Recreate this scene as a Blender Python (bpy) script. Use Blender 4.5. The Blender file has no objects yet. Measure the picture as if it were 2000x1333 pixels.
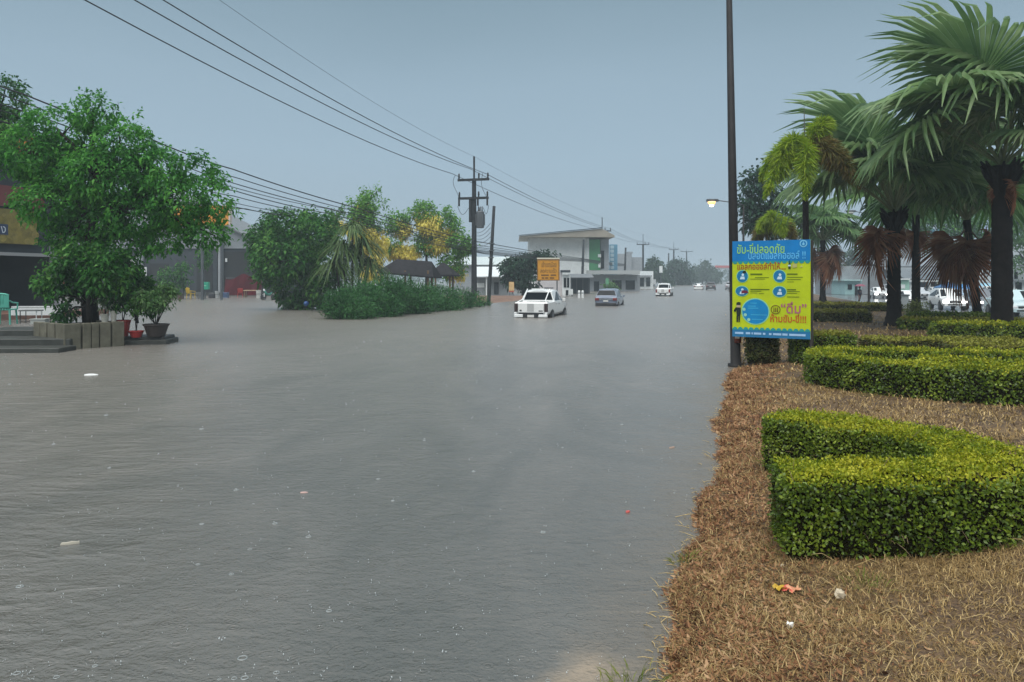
import bpy, math, random
import numpy as np
from mathutils import Vector, Matrix

random.seed(7)
RS = np.random.RandomState(11)
SC = bpy.context.scene
COL = SC.collection
R = math.radians
PI = math.pi

# ------------------------------------------------------------------ camera
H, F, HZ = 2.2, 1500.0, 545.0          # eye height over the flood water, focal length and horizon
cam_d = bpy.data.cameras.new('camera')
cam = bpy.data.objects.new('camera', cam_d)
COL.objects.link(cam)
cam.location = (0, 0, H)
cam.rotation_euler = (PI / 2, 0, 0)
cam_d.sensor_width = 36
cam_d.lens = 27
cam_d.shift_y = -0.06075
cam_d.clip_start = 0.05
cam_d.clip_end = 6000
SC.camera = cam

# ------------------------------------------------------------------ sky, sun, exposure
SUN_EL, SUN_AZ = R(62), R(200)
w = bpy.data.worlds.new('World')
SC.world = w
w.use_nodes = True
nt = w.node_tree
nt.nodes.clear()
out = nt.nodes.new('ShaderNodeOutputWorld')
bg = nt.nodes.new('ShaderNodeBackground')
sky = nt.nodes.new('ShaderNodeTexSky')
sky.sky_type = 'NISHITA'
sky.sun_disc = False
sky.sun_elevation = SUN_EL
sky.sun_rotation = SUN_AZ
sky.dust_density = 4
tc = nt.nodes.new('ShaderNodeTexCoord')
sep = nt.nodes.new('ShaderNodeSeparateXYZ')
ramp = nt.nodes.new('ShaderNodeValToRGB')
nz = nt.nodes.new('ShaderNodeTexNoise')
nz.inputs['Scale'].default_value = 1.6
nz.inputs['Detail'].default_value = 3
nz.inputs['Roughness'].default_value = 0.45
mp = nt.nodes.new('ShaderNodeMapping')
mp.inputs['Scale'].default_value = (1, 1, 3.0)
nt.links.new(tc.outputs['Generated'], mp.inputs['Vector'])
nt.links.new(mp.outputs['Vector'], nz.inputs['Vector'])
nt.links.new(tc.outputs['Generated'], sep.inputs[0])
add = nt.nodes.new('ShaderNodeMath'); add.operation = 'MULTIPLY_ADD'
nt.links.new(nz.outputs['Fac'], add.inputs[0])
add.inputs[1].default_value = 0.10
nt.links.new(sep.outputs['Z'], add.inputs[2])
nt.links.new(add.outputs[0], ramp.inputs[0])
cr = ramp.color_ramp
SKYC = [(0.0, (0.163, 0.208, 0.245)), (0.10, (0.160, 0.208, 0.248)), (0.22, (0.157, 0.214, 0.260)), (0.30, (0.144, 0.199, 0.242)),
        (0.41, (0.104, 0.152, 0.184)), (0.52, (0.140, 0.185, 0.215)), (1.0, (0.46, 0.51, 0.54))]
while len(cr.elements) < len(SKYC):
    cr.elements.new(0.5)
for e, (p, c) in zip(cr.elements, SKYC):
    e.position = p
    e.color = (*c, 1)
mul = nt.nodes.new('ShaderNodeMix'); mul.data_type = 'RGBA'
mul.inputs['Factor'].default_value = 0.94
sc_n = nt.nodes.new('ShaderNodeVectorMath'); sc_n.operation = 'SCALE'
sc_n.inputs['Scale'].default_value = 0.06
nt.links.new(sky.outputs[0], sc_n.inputs[0])
nt.links.new(sc_n.outputs[0], mul.inputs['A'])
nt.links.new(ramp.outputs[0], mul.inputs['B'])
nt.links.new(mul.outputs['Result'], bg.inputs[0])
bg.inputs[1].default_value = 1.0
nt.links.new(bg.outputs[0], out.inputs[0])

sun_d = bpy.data.lights.new('sun', 'SUN')
sun_d.energy = 1.5
sun_d.angle = R(70)
sun_d.color = (1.0, 0.97, 0.92)
sun = bpy.data.objects.new('sun', sun_d)
COL.objects.link(sun)
sun.rotation_euler = (PI / 2 - SUN_EL, 0, PI - SUN_AZ)
SC.view_settings.view_transform = 'Standard'
SC.view_settings.look = 'None'
SC.view_settings.gamma = 1
SC.view_settings.exposure = 1.2
SC.view_settings.use_curve_mapping = False
SC.cycles.use_denoising = True
SC.cycles.max_bounces = 6
SC.cycles.diffuse_bounces = 3
SC.cycles.glossy_bounces = 3
SC.cycles.transmission_bounces = 3
SC.cycles.volume_bounces = 1
SC.cycles.transparent_max_bounces = 6
SC.cycles.caustics_reflective = False
SC.cycles.caustics_refractive = False

# ------------------------------------------------------------------ helpers
def P(px, py, Y):
    return Vector(((px - 1000) / F * Y, Y, H - (py - HZ) / F * Y))
def G(px, py, z=0.0):
    Y = (H - z) * F / (py - HZ)
    return Vector(((px - 1000) / F * Y, Y, z))
RD = Vector((0.2696, 0.963, 0))           # direction of the road
RA = -math.atan2(0.2696, 0.963)           # its turn about Z
def road(off, Y, z=0.0):
    return Vector((off + 0.28 * Y, Y, z))

def tag(o, label=None, cat=None, group=None, kind=None):
    if label: o['label'] = label
    if cat: o['category'] = cat
    if group: o['group'] = group
    if kind: o['kind'] = kind
    return o
def thing(name, label, cat, loc=(0, 0, 0), rz=0.0, group=None):
    o = bpy.data.objects.new(name, None)
    o.empty_display_size = 0.2
    COL.objects.link(o)
    o.location = loc
    o.rotation_euler = (0, 0, rz)
    return tag(o, label, cat, group)
def link(name, me, parent=None, loc=None, kind=None):
    o = bpy.data.objects.new(name, me)
    COL.objects.link(o)
    if parent is not None: o.parent = parent
    if loc is not None: o.location = loc
    if kind: o['kind'] = kind
    return o
def dup(root, loc=None, rz=None, label=None, scale=None):
    r = root.copy(); COL.objects.link(r)
    if loc is not None: r.location = loc
    if rz is not None: r.rotation_euler = (0, 0, rz)
    if scale is not None: r.scale = (scale,) * 3
    if label: r['label'] = label
    for ch in list(root.children):
        c = ch.copy(); COL.objects.link(c); c.parent = r
        for g in list(ch.children):
            d = g.copy(); COL.objects.link(d); d.parent = c
    return r

class MB:
    def __init__(self):
        self.v, self.f, self.m = [], [], []
    def add(self, vs, fs, mi=0):
        b = len(self.v)
        self.v += [tuple(x) for x in vs]
        self.f += [tuple(i + b for i in q) for q in fs]
        self.m += [mi] * len(fs)
        return self
    def box(self, x0, x1, y0, y1, z0, z1, mi=0):
        vs = [(x0, y0, z0), (x1, y0, z0), (x1, y1, z0), (x0, y1, z0), (x0, y0, z1), (x1, y0, z1), (x1, y1, z1), (x0, y1, z1)]
        return self.add(vs, [(0, 3, 2, 1), (4, 5, 6, 7), (0, 1, 5, 4), (1, 2, 6, 5), (2, 3, 7, 6), (3, 0, 4, 7)], mi)
    def cbox(self, x0, x1, y0, y1, z0, z1, c=0.02, mi=0):
        # box with chamfered vertical and top edges
        ins = [(x0 + c, y0), (x1 - c, y0), (x1, y0 + c), (x1, y1 - c), (x1 - c, y1), (x0 + c, y1), (x0, y1 - c), (x0, y0 + c)]
        cx, cy = (x0 + x1) / 2, (y0 + y1) / 2
        top = [(x - math.copysign(min(c, abs(x - cx)), x - cx), y - math.copysign(min(c, abs(y - cy)), y - cy)) for x, y in ins]
        vs = [(x, y, z0) for x, y in ins] + [(x, y, z1 - c) for x, y in ins] + [(x, y, z1) for x, y in top]
        fs = [tuple(range(7, -1, -1)), tuple(range(16, 24))]
        for r_ in (0, 8):
            for i in range(8):
                j = (i + 1) % 8
                fs.append((r_ + i, r_ + j, r_ + 8 + j, r_ + 8 + i))
        return self.add(vs, fs, mi)
    def tube(self, pts, rad, n=8, mi=0, cap=True):
        pts = [Vector(p) for p in pts]
        if not hasattr(rad, '__len__'): rad = [rad] * len(pts)
        up = Vector((0.31, 0.17, 0.93))
        vs, fs = [], []
        for i, p in enumerate(pts):
            d = (pts[min(i + 1, len(pts) - 1)] - pts[max(i - 1, 0)]).normalized()
            if i == 0:
                a = d.cross(up)
                if a.length < 1e-3: a = d.cross(Vector((1, 0, 0)))
            else:
                a = a - d * a.dot(d)
            a.normalize()
            b_ = d.cross(a)
            for k in range(n):
                t = 2 * PI * k / n
                vs.append(p + (a * math.cos(t) + b_ * math.sin(t)) * rad[i])
        for i in range(len(pts) - 1):
            for k in range(n):
                k2 = (k + 1) % n
                fs.append((i * n + k, i * n + k2, (i + 1) * n + k2, (i + 1) * n + k))
        if cap:
            fs.append(tuple(range(n - 1, -1, -1)))
            fs.append(tuple((len(pts) - 1) * n + k for k in range(n)))
        return self.add(vs, fs, mi)
    def lathe(self, prof, c=(0, 0, 0), n=16, mi=0):
        vs, fs = [], []
        for r_, z in prof:
            for k in range(n):
                t = 2 * PI * k / n
                vs.append((c[0] + r_ * math.cos(t), c[1] + r_ * math.sin(t), c[2] + z))
        for i in range(len(prof) - 1):
            for k in range(n):
                k2 = (k + 1) % n
                fs.append((i * n + k, i * n + k2, (i + 1) * n + k2, (i + 1) * n + k))
        fs.append(tuple(range(n - 1, -1, -1)))
        fs.append(tuple((len(prof) - 1) * n + k for k in range(n)))
        return self.add(vs, fs, mi)
    def prism(self, poly, y0, y1, mi=0):      # polygon in XZ pushed along Y
        n = len(poly)
        vs = [(x, y0, z) for x, z in poly] + [(x, y1, z) for x, z in poly]
        fs = [tuple(range(n)), tuple(range(2 * n - 1, n - 1, -1))]
        for i in range(n):
            j = (i + 1) % n
            fs.append((i, i + n, j + n, j))
        return self.add(vs, fs, mi)
    def mesh(self, name, mats, smooth=False):
        me = bpy.data.meshes.new(name)
        me.from_pydata(self.v, [], self.f)
        if not isinstance(mats, (list, tuple)): mats = [mats]
        for m_ in mats: me.materials.append(m_)
        if any(self.m): me.polygons.foreach_set('material_index', self.m)
        if smooth: me.polygons.foreach_set('use_smooth', [True] * len(self.f))
        me.update()
        return me
    def build(self, name, mats, parent=None, loc=None, smooth=False, kind=None):
        return link(name, self.mesh(name, mats, smooth), parent, loc, kind)

def np_mesh(name, V, Q, mat, smooth=False):
    """Mesh from numpy vertices and quads (or tris)."""
    me = bpy.data.meshes.new(name)
    n, k = Q.shape
    me.vertices.add(len(V)); me.vertices.foreach_set('co', np.ascontiguousarray(V, dtype=np.float32).ravel())
    me.loops.add(n * k); me.loops.foreach_set('vertex_index', np.ascontiguousarray(Q, dtype=np.int32).ravel())
    me.polygons.add(n)
    me.polygons.foreach_set('loop_start', np.arange(0, n * k, k, dtype=np.int32))
    me.polygons.foreach_set('loop_total', np.full(n, k, dtype=np.int32))
    if smooth: me.polygons.foreach_set('use_smooth', np.ones(n, dtype=bool))
    me.materials.append(mat)
    me.update(calc_edges=True)
    return me
def unit(a):
    return a / np.maximum(np.linalg.norm(a, axis=1, keepdims=True), 1e-9)
def leaf_arrays(c, d, nrm, L, W, droop=0.15):
    """Rhombus leaves: base c, axis d, normal nrm."""
    d = unit(d)
    s = unit(np.cross(d, nrm))
    L = np.broadcast_to(np.asarray(L, float), (len(c),))[:, None]
    W = np.broadcast_to(np.asarray(W, float), (len(c),))[:, None]
    tip = c + d * L
    tip[:, 2] -= (L * droop)[:, 0]
    mid = c + d * L * 0.45
    V = np.stack([c, mid + s * W * .5, tip, mid - s * W * .5], 1).reshape(-1, 3)
    Q = np.arange(len(c) * 4).reshape(-1, 4)
    return V, Q
def sphere_dirs(n):
    return unit(RS.normal(size=(n, 3)))

# ------------------------------------------------------------------ materials
MATS = {}
def mat(name, col, rough=0.6, var=0.0, scale=5.0, bump=0.0, bscale=30.0, metal=0.0, spec=0.5, emit=None, coat=0.0, col2=None):
    if name in MATS: return MATS[name]
    m = bpy.data.materials.new(name); m.use_nodes = True
    t = m.node_tree; b = t.nodes['Principled BSDF']
    b.inputs['Base Color'].default_value = (*col, 1)
    b.inputs['Roughness'].default_value = rough
    b.inputs['Metallic'].default_value = metal
    b.inputs['Specular IOR Level'].default_value = spec
    if coat: b.inputs['Coat Weight'].default_value = coat
    if emit:
        b.inputs['Emission Color'].default_value = (*emit[0], 1)
        b.inputs['Emission Strength'].default_value = emit[1]
    if var or col2 or bump:
        co = t.nodes.new('ShaderNodeTexCoord')
    if var or col2:
        n = t.nodes.new('ShaderNodeTexNoise'); n.inputs['Scale'].default_value = scale
        n.inputs['Detail'].default_value = 6; n.inputs['Roughness'].default_value = .65
        t.links.new(co.outputs['Object'], n.inputs['Vector'])
        r = t.nodes.new('ShaderNodeValToRGB')
        r.color_ramp.elements[0].position = .3; r.color_ramp.elements[1].position = .7
        c2 = col2 or tuple(x * (1 + var) for x in col)
        c1 = col if col2 else tuple(x * (1 - var) for x in col)
        r.color_ramp.elements[0].color = (*c1, 1); r.color_ramp.elements[1].color = (*c2, 1)
        t.links.new(n.outputs['Fac'], r.inputs[0]); t.links.new(r.outputs[0], b.inputs['Base Color'])
    if bump:
        n2 = t.nodes.new('ShaderNodeTexNoise'); n2.inputs['Scale'].default_value = bscale
        n2.inputs['Detail'].default_value = 5
        t.links.new(co.outputs['Object'], n2.inputs['Vector'])
        bp = t.nodes.new('ShaderNodeBump'); bp.inputs['Strength'].default_value = bump
        bp.inputs['Distance'].default_value = .02
        t.links.new(n2.outputs['Fac'], bp.inputs['Height']); t.links.new(bp.outputs[0], b.inputs['Normal'])
    MATS[name] = m
    return m
def leafmat(name, cols, rough=0.45, trans=0.3, spec=0.16, clump=2.0):
    """Leaves: a random tint per leaf from the list, a little light through the blade."""
    if name in MATS: return MATS[name]
    m = bpy.data.materials.new(name); m.use_nodes = True
    t = m.node_tree; b = t.nodes['Principled BSDF']; o = t.nodes['Material Output']
    g = t.nodes.new('ShaderNodeNewGeometry')
    r = t.nodes.new('ShaderNodeValToRGB'); e = r.color_ramp.elements
    while len(e) < len(cols): e.new(.5)
    for i, c in enumerate(cols):
        e[i].position = i / max(1, len(cols) - 1); e[i].color = (*c, 1)
    co_ = t.nodes.new('ShaderNodeTexCoord'); nn = t.nodes.new('ShaderNodeTexNoise')
    nn.inputs['Scale'].default_value = clump; nn.inputs['Detail'].default_value = 3
    t.links.new(co_.outputs['Object'], nn.inputs['Vector'])
    m1 = t.nodes.new('ShaderNodeMath'); m1.operation = 'MULTIPLY_ADD'; m1.inputs[1].default_value = 1.5; m1.inputs[2].default_value = -.52
    t.links.new(nn.outputs['Fac'], m1.inputs[0])
    m2_ = t.nodes.new('ShaderNodeMath'); m2_.operation = 'MULTIPLY_ADD'; m2_.inputs[1].default_value = .68; m2_.use_clamp = True
    t.links.new(g.outputs['Random Per Island'], m2_.inputs[0]); t.links.new(m1.outputs[0], m2_.inputs[2])
    t.links.new(m2_.outputs[0], r.inputs[0])
    t.links.new(r.outputs[0], b.inputs['Base Color'])
    b.inputs['Roughness'].default_value = rough
    b.inputs['Specular IOR Level'].default_value = spec
    if trans:
        tr = t.nodes.new('ShaderNodeBsdfTranslucent'); t.links.new(r.outputs[0], tr.inputs[0])
        mx = t.nodes.new('ShaderNodeMixShader'); mx.inputs[0].default_value = trans
        t.links.new(b.outputs[0], mx.inputs[1]); t.links.new(tr.outputs[0], mx.inputs[2])
        t.links.new(mx.outputs[0], o.inputs[0])
    MATS[name] = m
    return m

M_conc = mat('concrete', (.20, .19, .17), .8, .35, 3, .4, 25)
M_concd = mat('dark_concrete', (.035, .038, .033), .6, .4, 3, .4, 25)
M_pole = mat('pole_concrete', (.030, .034, .038), .8, .3, 4, .2, 30, spec=.2)
M_steel = mat('galvanised_steel', (.09, .10, .11), .5, .2, 6, metal=.4)
M_black = mat('black_rubber', (.012, .012, .013), .6)
M_cable = mat('cable_black', (.015, .016, .018), .5)
M_white = mat('white_paint', (.72, .74, .74), .4, .06, 4)
M_glassd = mat('dark_glass', (.008, .011, .014), .10, spec=.14)
M_bark = mat('bark', (.022, .018, .015), .85, .4, 6, .8, 18, spec=.15)
M_barkw = mat('wet_palm_bark', (.011, .009, .009), .8, .5, 5, .9, 22, spec=.15)
M_wood = mat('wood', (.16, .10, .055), .7, .3, 6, .3, 20)
M_red = mat('red_plastic', (.42, .03, .025), .4, .2, 3)
M_yel = mat('yellow_plastic', (.62, .42, .02), .4, .15, 4)
M_teal = mat('turquoise_plastic', (.10, .46, .36), .4, .1, 3)
M_chrome = mat('chrome', (.6, .6, .6), .2, metal=1)

# ------------------------------------------------------------------ shoreline and ground
SHX = np.array([-60, 0, 4.19, 5.04, 6.53, 9.3, 12.9, 20, 60, 400, 1500.])
SHV = np.array([-14, -.2, .80, 1.04, 1.63, 2.51, 3.57, 5.83, 17.2, 112, 420.])
def shore(Y):
    return np.interp(Y, SHX, SHV)
def hash_noise(x, y, s):
    return (np.sin(x * 1.7 * s + 1.3 * np.sin(y * 2.3 * s + .7)) + np.sin(y * 1.9 * s + 1.9 * np.sin(x * 1.1 * s + 2.1)) + np.sin((x + y) * 2.9 * s + 4)) / 3
def shore_w(Y):
    return shore(Y) - .03 + .04 * np.sin(Y * 3.1) + .03 * np.sin(Y * 7.7 + 1) + .06 * np.sin(Y * 1.3 + 2)
def med_right(Y):
    return 11.3 + .28 * Y
def ground_z(X, Y):
    u = X - shore_w(Y)
    base = np.interp(u, [-3, -.8, -.25, 0, .35, 1.2, 3.0], [-.45, -.30, -.06, .0, .07, .15, .2])
    amp = np.clip(u, 0, 1)
    return base + amp * (.022 * hash_noise(X, Y, 1.3) + .012 * hash_noise(X, Y, 4.1))

def median_mesh():
    Ys = np.concatenate([np.arange(1.5, 9, .06), np.arange(9, 20, .14), np.arange(20, 60, .6), np.arange(60, 420, 8.), [600, 900, 1300]])
    us = np.concatenate([np.arange(-3, -.6, .3), np.arange(-.6, 1.5, .05), np.arange(1.5, 7, .11), np.arange(7, 11, .5)])
    rows = []
    for Y in Ys:
        s = float(shore_w(Y)); rt = med_right(Y)
        x = s + us
        x = np.append(x[x < rt - .5], rt)
        k = len(us) + 1
        xx = np.full(k, rt); xx[:len(x)] = x
        rows.append(np.stack([xx, np.full(k, Y), ground_z(xx, np.full(k, Y))], 1))
    k = rows[0].shape[0]
    V = np.concatenate(rows)
    n = len(Ys)
    i, j = np.meshgrid(np.arange(n - 1), np.arange(k - 1), indexing='ij')
    a = (i * k + j).ravel()
    Q = np.stack([a, a + 1, a + k + 1, a + k], 1)
    return V, Q
def soil_material():
    m = bpy.data.materials.new('dry_turf_soil'); m.use_nodes = True
    t = m.node_tree; b = t.nodes['Principled BSDF']
    co = t.nodes.new('ShaderNodeTexCoord')
    def noise(s, d=6, ro=.65):
        n = t.nodes.new('ShaderNodeTexNoise'); n.inputs['Scale'].default_value = s
        n.inputs['Detail'].default_value = d; n.inputs['Roughness'].default_value = ro
        t.links.new(co.outputs['Object'], n.inputs['Vector']); return n
    n1, n2 = noise(.55), noise(28, 4)
    r1 = t.nodes.new('ShaderNodeValToRGB'); e = r1.color_ramp.elements
    e.new(.5)
    for q, (p, c) in zip(e, [(.36, (.060, .038, .026)), (.5, (.125, .076, .040)), (.66, (.20, .130, .062))]):
        q.position = p; q.color = (*c, 1)
    t.links.new(n1.outputs['Fac'], r1.inputs[0])
    r2 = t.nodes.new('ShaderNodeValToRGB'); e = r2.color_ramp.elements
    e[0].position = .3; e[1].position = .68; e[0].color = (.22, .19, .17, 1); e[1].color = (1.25, 1.2, 1.1, 1)
    t.links.new(n2.outputs['Fac'], r2.inputs[0])
    mx = t.nodes.new('ShaderNodeMix'); mx.data_type = 'RGBA'; mx.blend_type = 'MULTIPLY'; mx.inputs['Factor'].default_value = 1
    t.links.new(r1.outputs[0], mx.inputs['A']); t.links.new(r2.outputs[0], mx.inputs['B'])
    sz = t.nodes.new('ShaderNodeSeparateXYZ'); t.links.new(co.outputs['Object'], sz.inputs[0])
    mr_ = t.nodes.new('ShaderNodeMapRange'); mr_.inputs['From Min'].default_value = .02; mr_.inputs['From Max'].default_value = .14
    mr_.inputs['To Min'].default_value = .42; mr_.inputs['To Max'].default_value = 1.0
    t.links.new(sz.outputs['Z'], mr_.inputs[0])
    wet = t.nodes.new('ShaderNodeMix'); wet.data_type = 'RGBA'; wet.blend_type = 'MULTIPLY'; wet.inputs['Factor'].default_value = 1
    t.links.new(mx.outputs['Result'], wet.inputs['A']); t.links.new(mr_.outputs[0], wet.inputs['B'])
    t.links.new(wet.outputs['Result'], b.inputs['Base Color'])
    b.inputs['Roughness'].default_value = .6
    bp = t.nodes.new('ShaderNodeBump'); bp.inputs['Strength'].default_value = .9; bp.inputs['Distance'].default_value = .03
    t.links.new(n2.outputs['Fac'], bp.inputs['Height']); t.links.new(bp.outputs[0], b.inputs['Normal'])
    return m
M_soil = soil_material()
V, Q = median_mesh()
tag(link('median_ground', np_mesh('median_ground', V, Q, M_soil, True)), kind='structure')

def water_material():
    m = bpy.data.materials.new('muddy_water'); m.use_nodes = True
    t = m.node_tree; b = t.nodes['Principled BSDF']
    co = t.nodes.new('ShaderNodeTexCoord')
    def noise(s, d=4, ro=.55, sc=(1, 1, 1), rot=0.0, dist=0.0):
        mp_ = t.nodes.new('ShaderNodeMapping'); mp_.inputs['Scale'].default_value = sc; mp_.inputs['Rotation'].default_value = (0, 0, rot)
        n = t.nodes.new('ShaderNodeTexNoise'); n.inputs['Scale'].default_value = s
        n.inputs['Detail'].default_value = d; n.inputs['Roughness'].default_value = ro; n.inputs['Distortion'].default_value = dist
        t.links.new(co.outputs['Object'], mp_.inputs['Vector']); t.links.new(mp_.outputs[0], n.inputs['Vector']); return n
    def mathn(op, a, c, d=None):
        k = t.nodes.new('ShaderNodeMath'); k.operation = op
        for i, x in enumerate((a, c, d)):
            if x is None: continue
            if isinstance(x, (int, float)): k.inputs[i].default_value = x
            else: t.links.new(x, k.inputs[i])
        return k.outputs[0]
    # sediment clouds
    n1 = noise(.55, 6, .62, (1, .45, 1), .3, 1.2)
    r1 = t.nodes.new('ShaderNodeValToRGB'); e = r1.color_ramp.elements
    e[0].position = .18; e[1].position = .95
    e[0].color = (.083, .084, .076, 1); e[1].color = (.180, .166, .148, 1)
    sx0 = t.nodes.new('ShaderNodeSeparateXYZ'); t.links.new(co.outputs['Object'], sx0.inputs[0])
    ax = mathn('MULTIPLY', mathn('ADD', sx0.outputs['X'], .6), .16)
    ay = mathn('MULTIPLY', mathn('SUBTRACT', sx0.outputs['Y'], 3.5), .065)
    dsh = mathn('SQRT', mathn('ADD', mathn('MULTIPLY', ax, ax), mathn('MULTIPLY', ay, ay)), 0)
    silt = mathn('MULTIPLY_ADD', n1.outputs['Fac'], .85, mathn('MULTIPLY_ADD', dsh, .40, -.19))
    t.links.new(silt, r1.inputs[0])
    # sandy plume by the shore
    sx = t.nodes.new('ShaderNodeSeparateXYZ'); t.links.new(co.outputs['Object'], sx.inputs[0])
    n3 = noise(1.8, 4)
    dx = mathn('MULTIPLY', mathn('SUBTRACT', sx.outputs['X'], mathn('MULTIPLY_ADD', sx.outputs['Y'], .28, -.82)), 2.4)
    dy = mathn('MULTIPLY', mathn('SUBTRACT', sx.outputs['Y'], 4.15), 1.5)
    dd = mathn('SQRT', mathn('ADD', mathn('MULTIPLY', dx, dx), mathn('MULTIPLY', dy, dy)), 0)
    dd = mathn('ADD', dd, mathn('MULTIPLY_ADD', n3.outputs['Fac'], 1.7, -.85))
    r3 = t.nodes.new('ShaderNodeValToRGB'); e = r3.color_ramp.elements
    e[0].position = .25; e[0].color = (1, 1, 1, 1); e[1].position = .85; e[1].color = (0, 0, 0, 1)
    t.links.new(dd, r3.inputs[0])
    mx = t.nodes.new('ShaderNodeMix'); mx.data_type = 'RGBA'
    mx.inputs['B'].default_value = (.30, .235, .165, 1)
    t.links.new(mathn('MULTIPLY', r3.outputs[0], .85), mx.inputs['Factor'])
    t.links.new(r1.outputs[0], mx.inputs['A'])
    # brown silt stirred up along the bank
    off = mathn('SUBTRACT', mathn('MULTIPLY_ADD', sx.outputs['Y'], .292, -.35), sx.outputs['X'])
    n4 = noise(1.1, 5, .6, (1, .5, 1), .2, .8)
    bk = mathn('MULTIPLY_ADD', n4.outputs['Fac'], 1.5, mathn('MULTIPLY_ADD', off, -.75, .05))
    r4 = t.nodes.new('ShaderNodeValToRGB'); e = r4.color_ramp.elements
    e[0].position = .15; e[0].color = (0, 0, 0, 1); e[1].position = .95; e[1].color = (1, 1, 1, 1)
    t.links.new(bk, r4.inputs[0])
    mb2 = t.nodes.new('ShaderNodeMix'); mb2.data_type = 'RGBA'; mb2.inputs['B'].default_value = (.135, .108, .078, 1)
    t.links.new(mathn('MULTIPLY', r4.outputs[0], .75), mb2.inputs['Factor']); t.links.new(mx.outputs['Result'], mb2.inputs['A'])
    t.links.new(mb2.outputs['Result'], b.inputs['Base Color'])
    b.inputs['Roughness'].default_value = .27
    b.inputs['IOR'].default_value = 1.6
    # wavelets, rain pits, slow swell
    a1 = noise(2.4, 4, .6, (1, 1.25, 1), -.35, .9)
    a2 = noise(9, 3, .6, (1, 1.5, 1), .2)
    a3 = noise(38, 2, .6)
    vo = t.nodes.new('ShaderNodeTexVoronoi'); vo.inputs['Scale'].default_value = 6.5
    t.links.new(co.outputs['Object'], vo.inputs['Vector'])
    ring = mathn('MULTIPLY', mathn('SINE', mathn('MULTIPLY', vo.outputs['Distance'], 34), 0), mathn('SUBTRACT', .55, vo.outputs['Distance']))
    big = noise(.35, 3, .5, (1, .6, 1), 0, .5)
    k = mathn('MAXIMUM', mathn('MULTIPLY_ADD', big.outputs['Fac'], 6.0, -2.1), .15)
    a0 = noise(1.35, 3, .55, (.75, 1.8, 1), -.22, 1.3)
    pm = noise(.16, 3, .55, (1, .7, 1), .4, .8)
    kk = mathn('MAXIMUM', mathn('MULTIPLY_ADD', pm.outputs['Fac'], 7.0, -2.9), .12)
    h = mathn('MULTIPLY', a1.outputs['Fac'], mathn('MULTIPLY', k, .5))
    h = mathn('MULTIPLY_ADD', mathn('POWER', a0.outputs['Fac'], 2.0), mathn('MULTIPLY', kk, .8), h)
    h = mathn('MULTIPLY_ADD', a2.outputs['Fac'], .34, h)
    h = mathn('MULTIPLY_ADD', a3.outputs['Fac'], .14, h)
    h = mathn('MULTIPLY_ADD', ring, .09, h)
    bp = t.nodes.new('ShaderNodeBump'); bp.inputs['Strength'].default_value = 1.0; bp.inputs['Distance'].default_value = .056
    t.links.new(h, bp.inputs['Height']); t.links.new(bp.outputs[0], b.inputs['Normal'])
    return m
M_water = water_material()
mb = MB()
Yw = [-60, 0, 3, 4.2, 5.0, 6.5, 9.3, 13, 20, 40, 60, 100, 200, 400, 800, 1300]
vs = []
for Y in Yw:
    s = float(shore(Y))
    vs += [(-1200, Y, 0), (s + min(2.5, max(1.2, 0)), Y, 0)]
mb.add(vs, [(2 * i, 2 * i + 1, 2 * i + 3, 2 * i + 2) for i in range(len(Yw) - 1)])
tag(mb.build('flood_water', M_water), kind='structure')

M_road = mat('wet_asphalt', (.15, .155, .16), .16, .3, .6, .15, 40)
ZR = -.35
mb = MB()
vs = []
for Y in (-60, 20, 60, 150, 400, 1300):
    x = med_right(Y) - .05
    vs += [(x, Y, ZR), (x + 13, Y, ZR)]
mb.add(vs, [(2 * i, 2 * i + 1, 2 * i + 3, 2 * i + 2) for i in range(5)])
tag(mb.build('road', M_road), kind='structure')
mb = MB()
vs = []
for Y in (-60, 20, 60, 150, 400, 1300):
    x = med_right(Y) + 13
    vs += [(x, Y, ZR + .12), (1250, Y, ZR + .12)]
mb.add(vs, [(2 * i, 2 * i + 1, 2 * i + 3, 2 * i + 2) for i in range(5)])
tag(mb.build('pavement', mat('wet_paving', (.17, .17, .17), .3, .25, .5)), kind='structure')
mb = MB(); mb.box(-1250, 1260, -65, 1310, -.9, -.6)
tag(mb.build('ground', mat('earth', (.08, .07, .05), .9)), kind='structure')
# kerbs of the median towards the far carriageway: one stone beam per stretch
mb = MB()
for Ya, Yb in ((20, 420),):
    xa, xb = med_right(Ya), med_right(Yb)
    mb.add([(xa, Ya, -.5), (xa + .18, Ya, -.5), (xa + .18, Ya, .22), (xa, Ya, .22), (xb, Yb, -.5), (xb + .18, Yb, -.5), (xb + .18, Yb, .22), (xb, Yb, .22)],
           [(0, 1, 2, 3), (7, 6, 5, 4), (0, 4, 5, 1), (1, 5, 6, 2), (2, 6, 7, 3), (3, 7, 4, 0)])
tag(mb.build('kerb', M_conc), kind='structure')

# rain haze
mb = MB(); mb.box(-1280, 1290, -75, 1330, -1.6, 18.5)
hz = mb.build('haze', bpy.data.materials.new('rain_haze'))
hm = hz.data.materials[0]; hm.use_nodes = True
ht = hm.node_tree; ht.nodes.remove(ht.nodes['Principled BSDF'])
pv = ht.nodes.new('ShaderNodeVolumePrincipled')
pv.inputs['Color'].default_value = (.63, .73, .80, 1)
pv.inputs['Density'].default_value = .0011
ht.links.new(pv.outputs[0], ht.nodes['Material Output'].inputs['Volume'])
tag(hz, kind='stuff')

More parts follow.
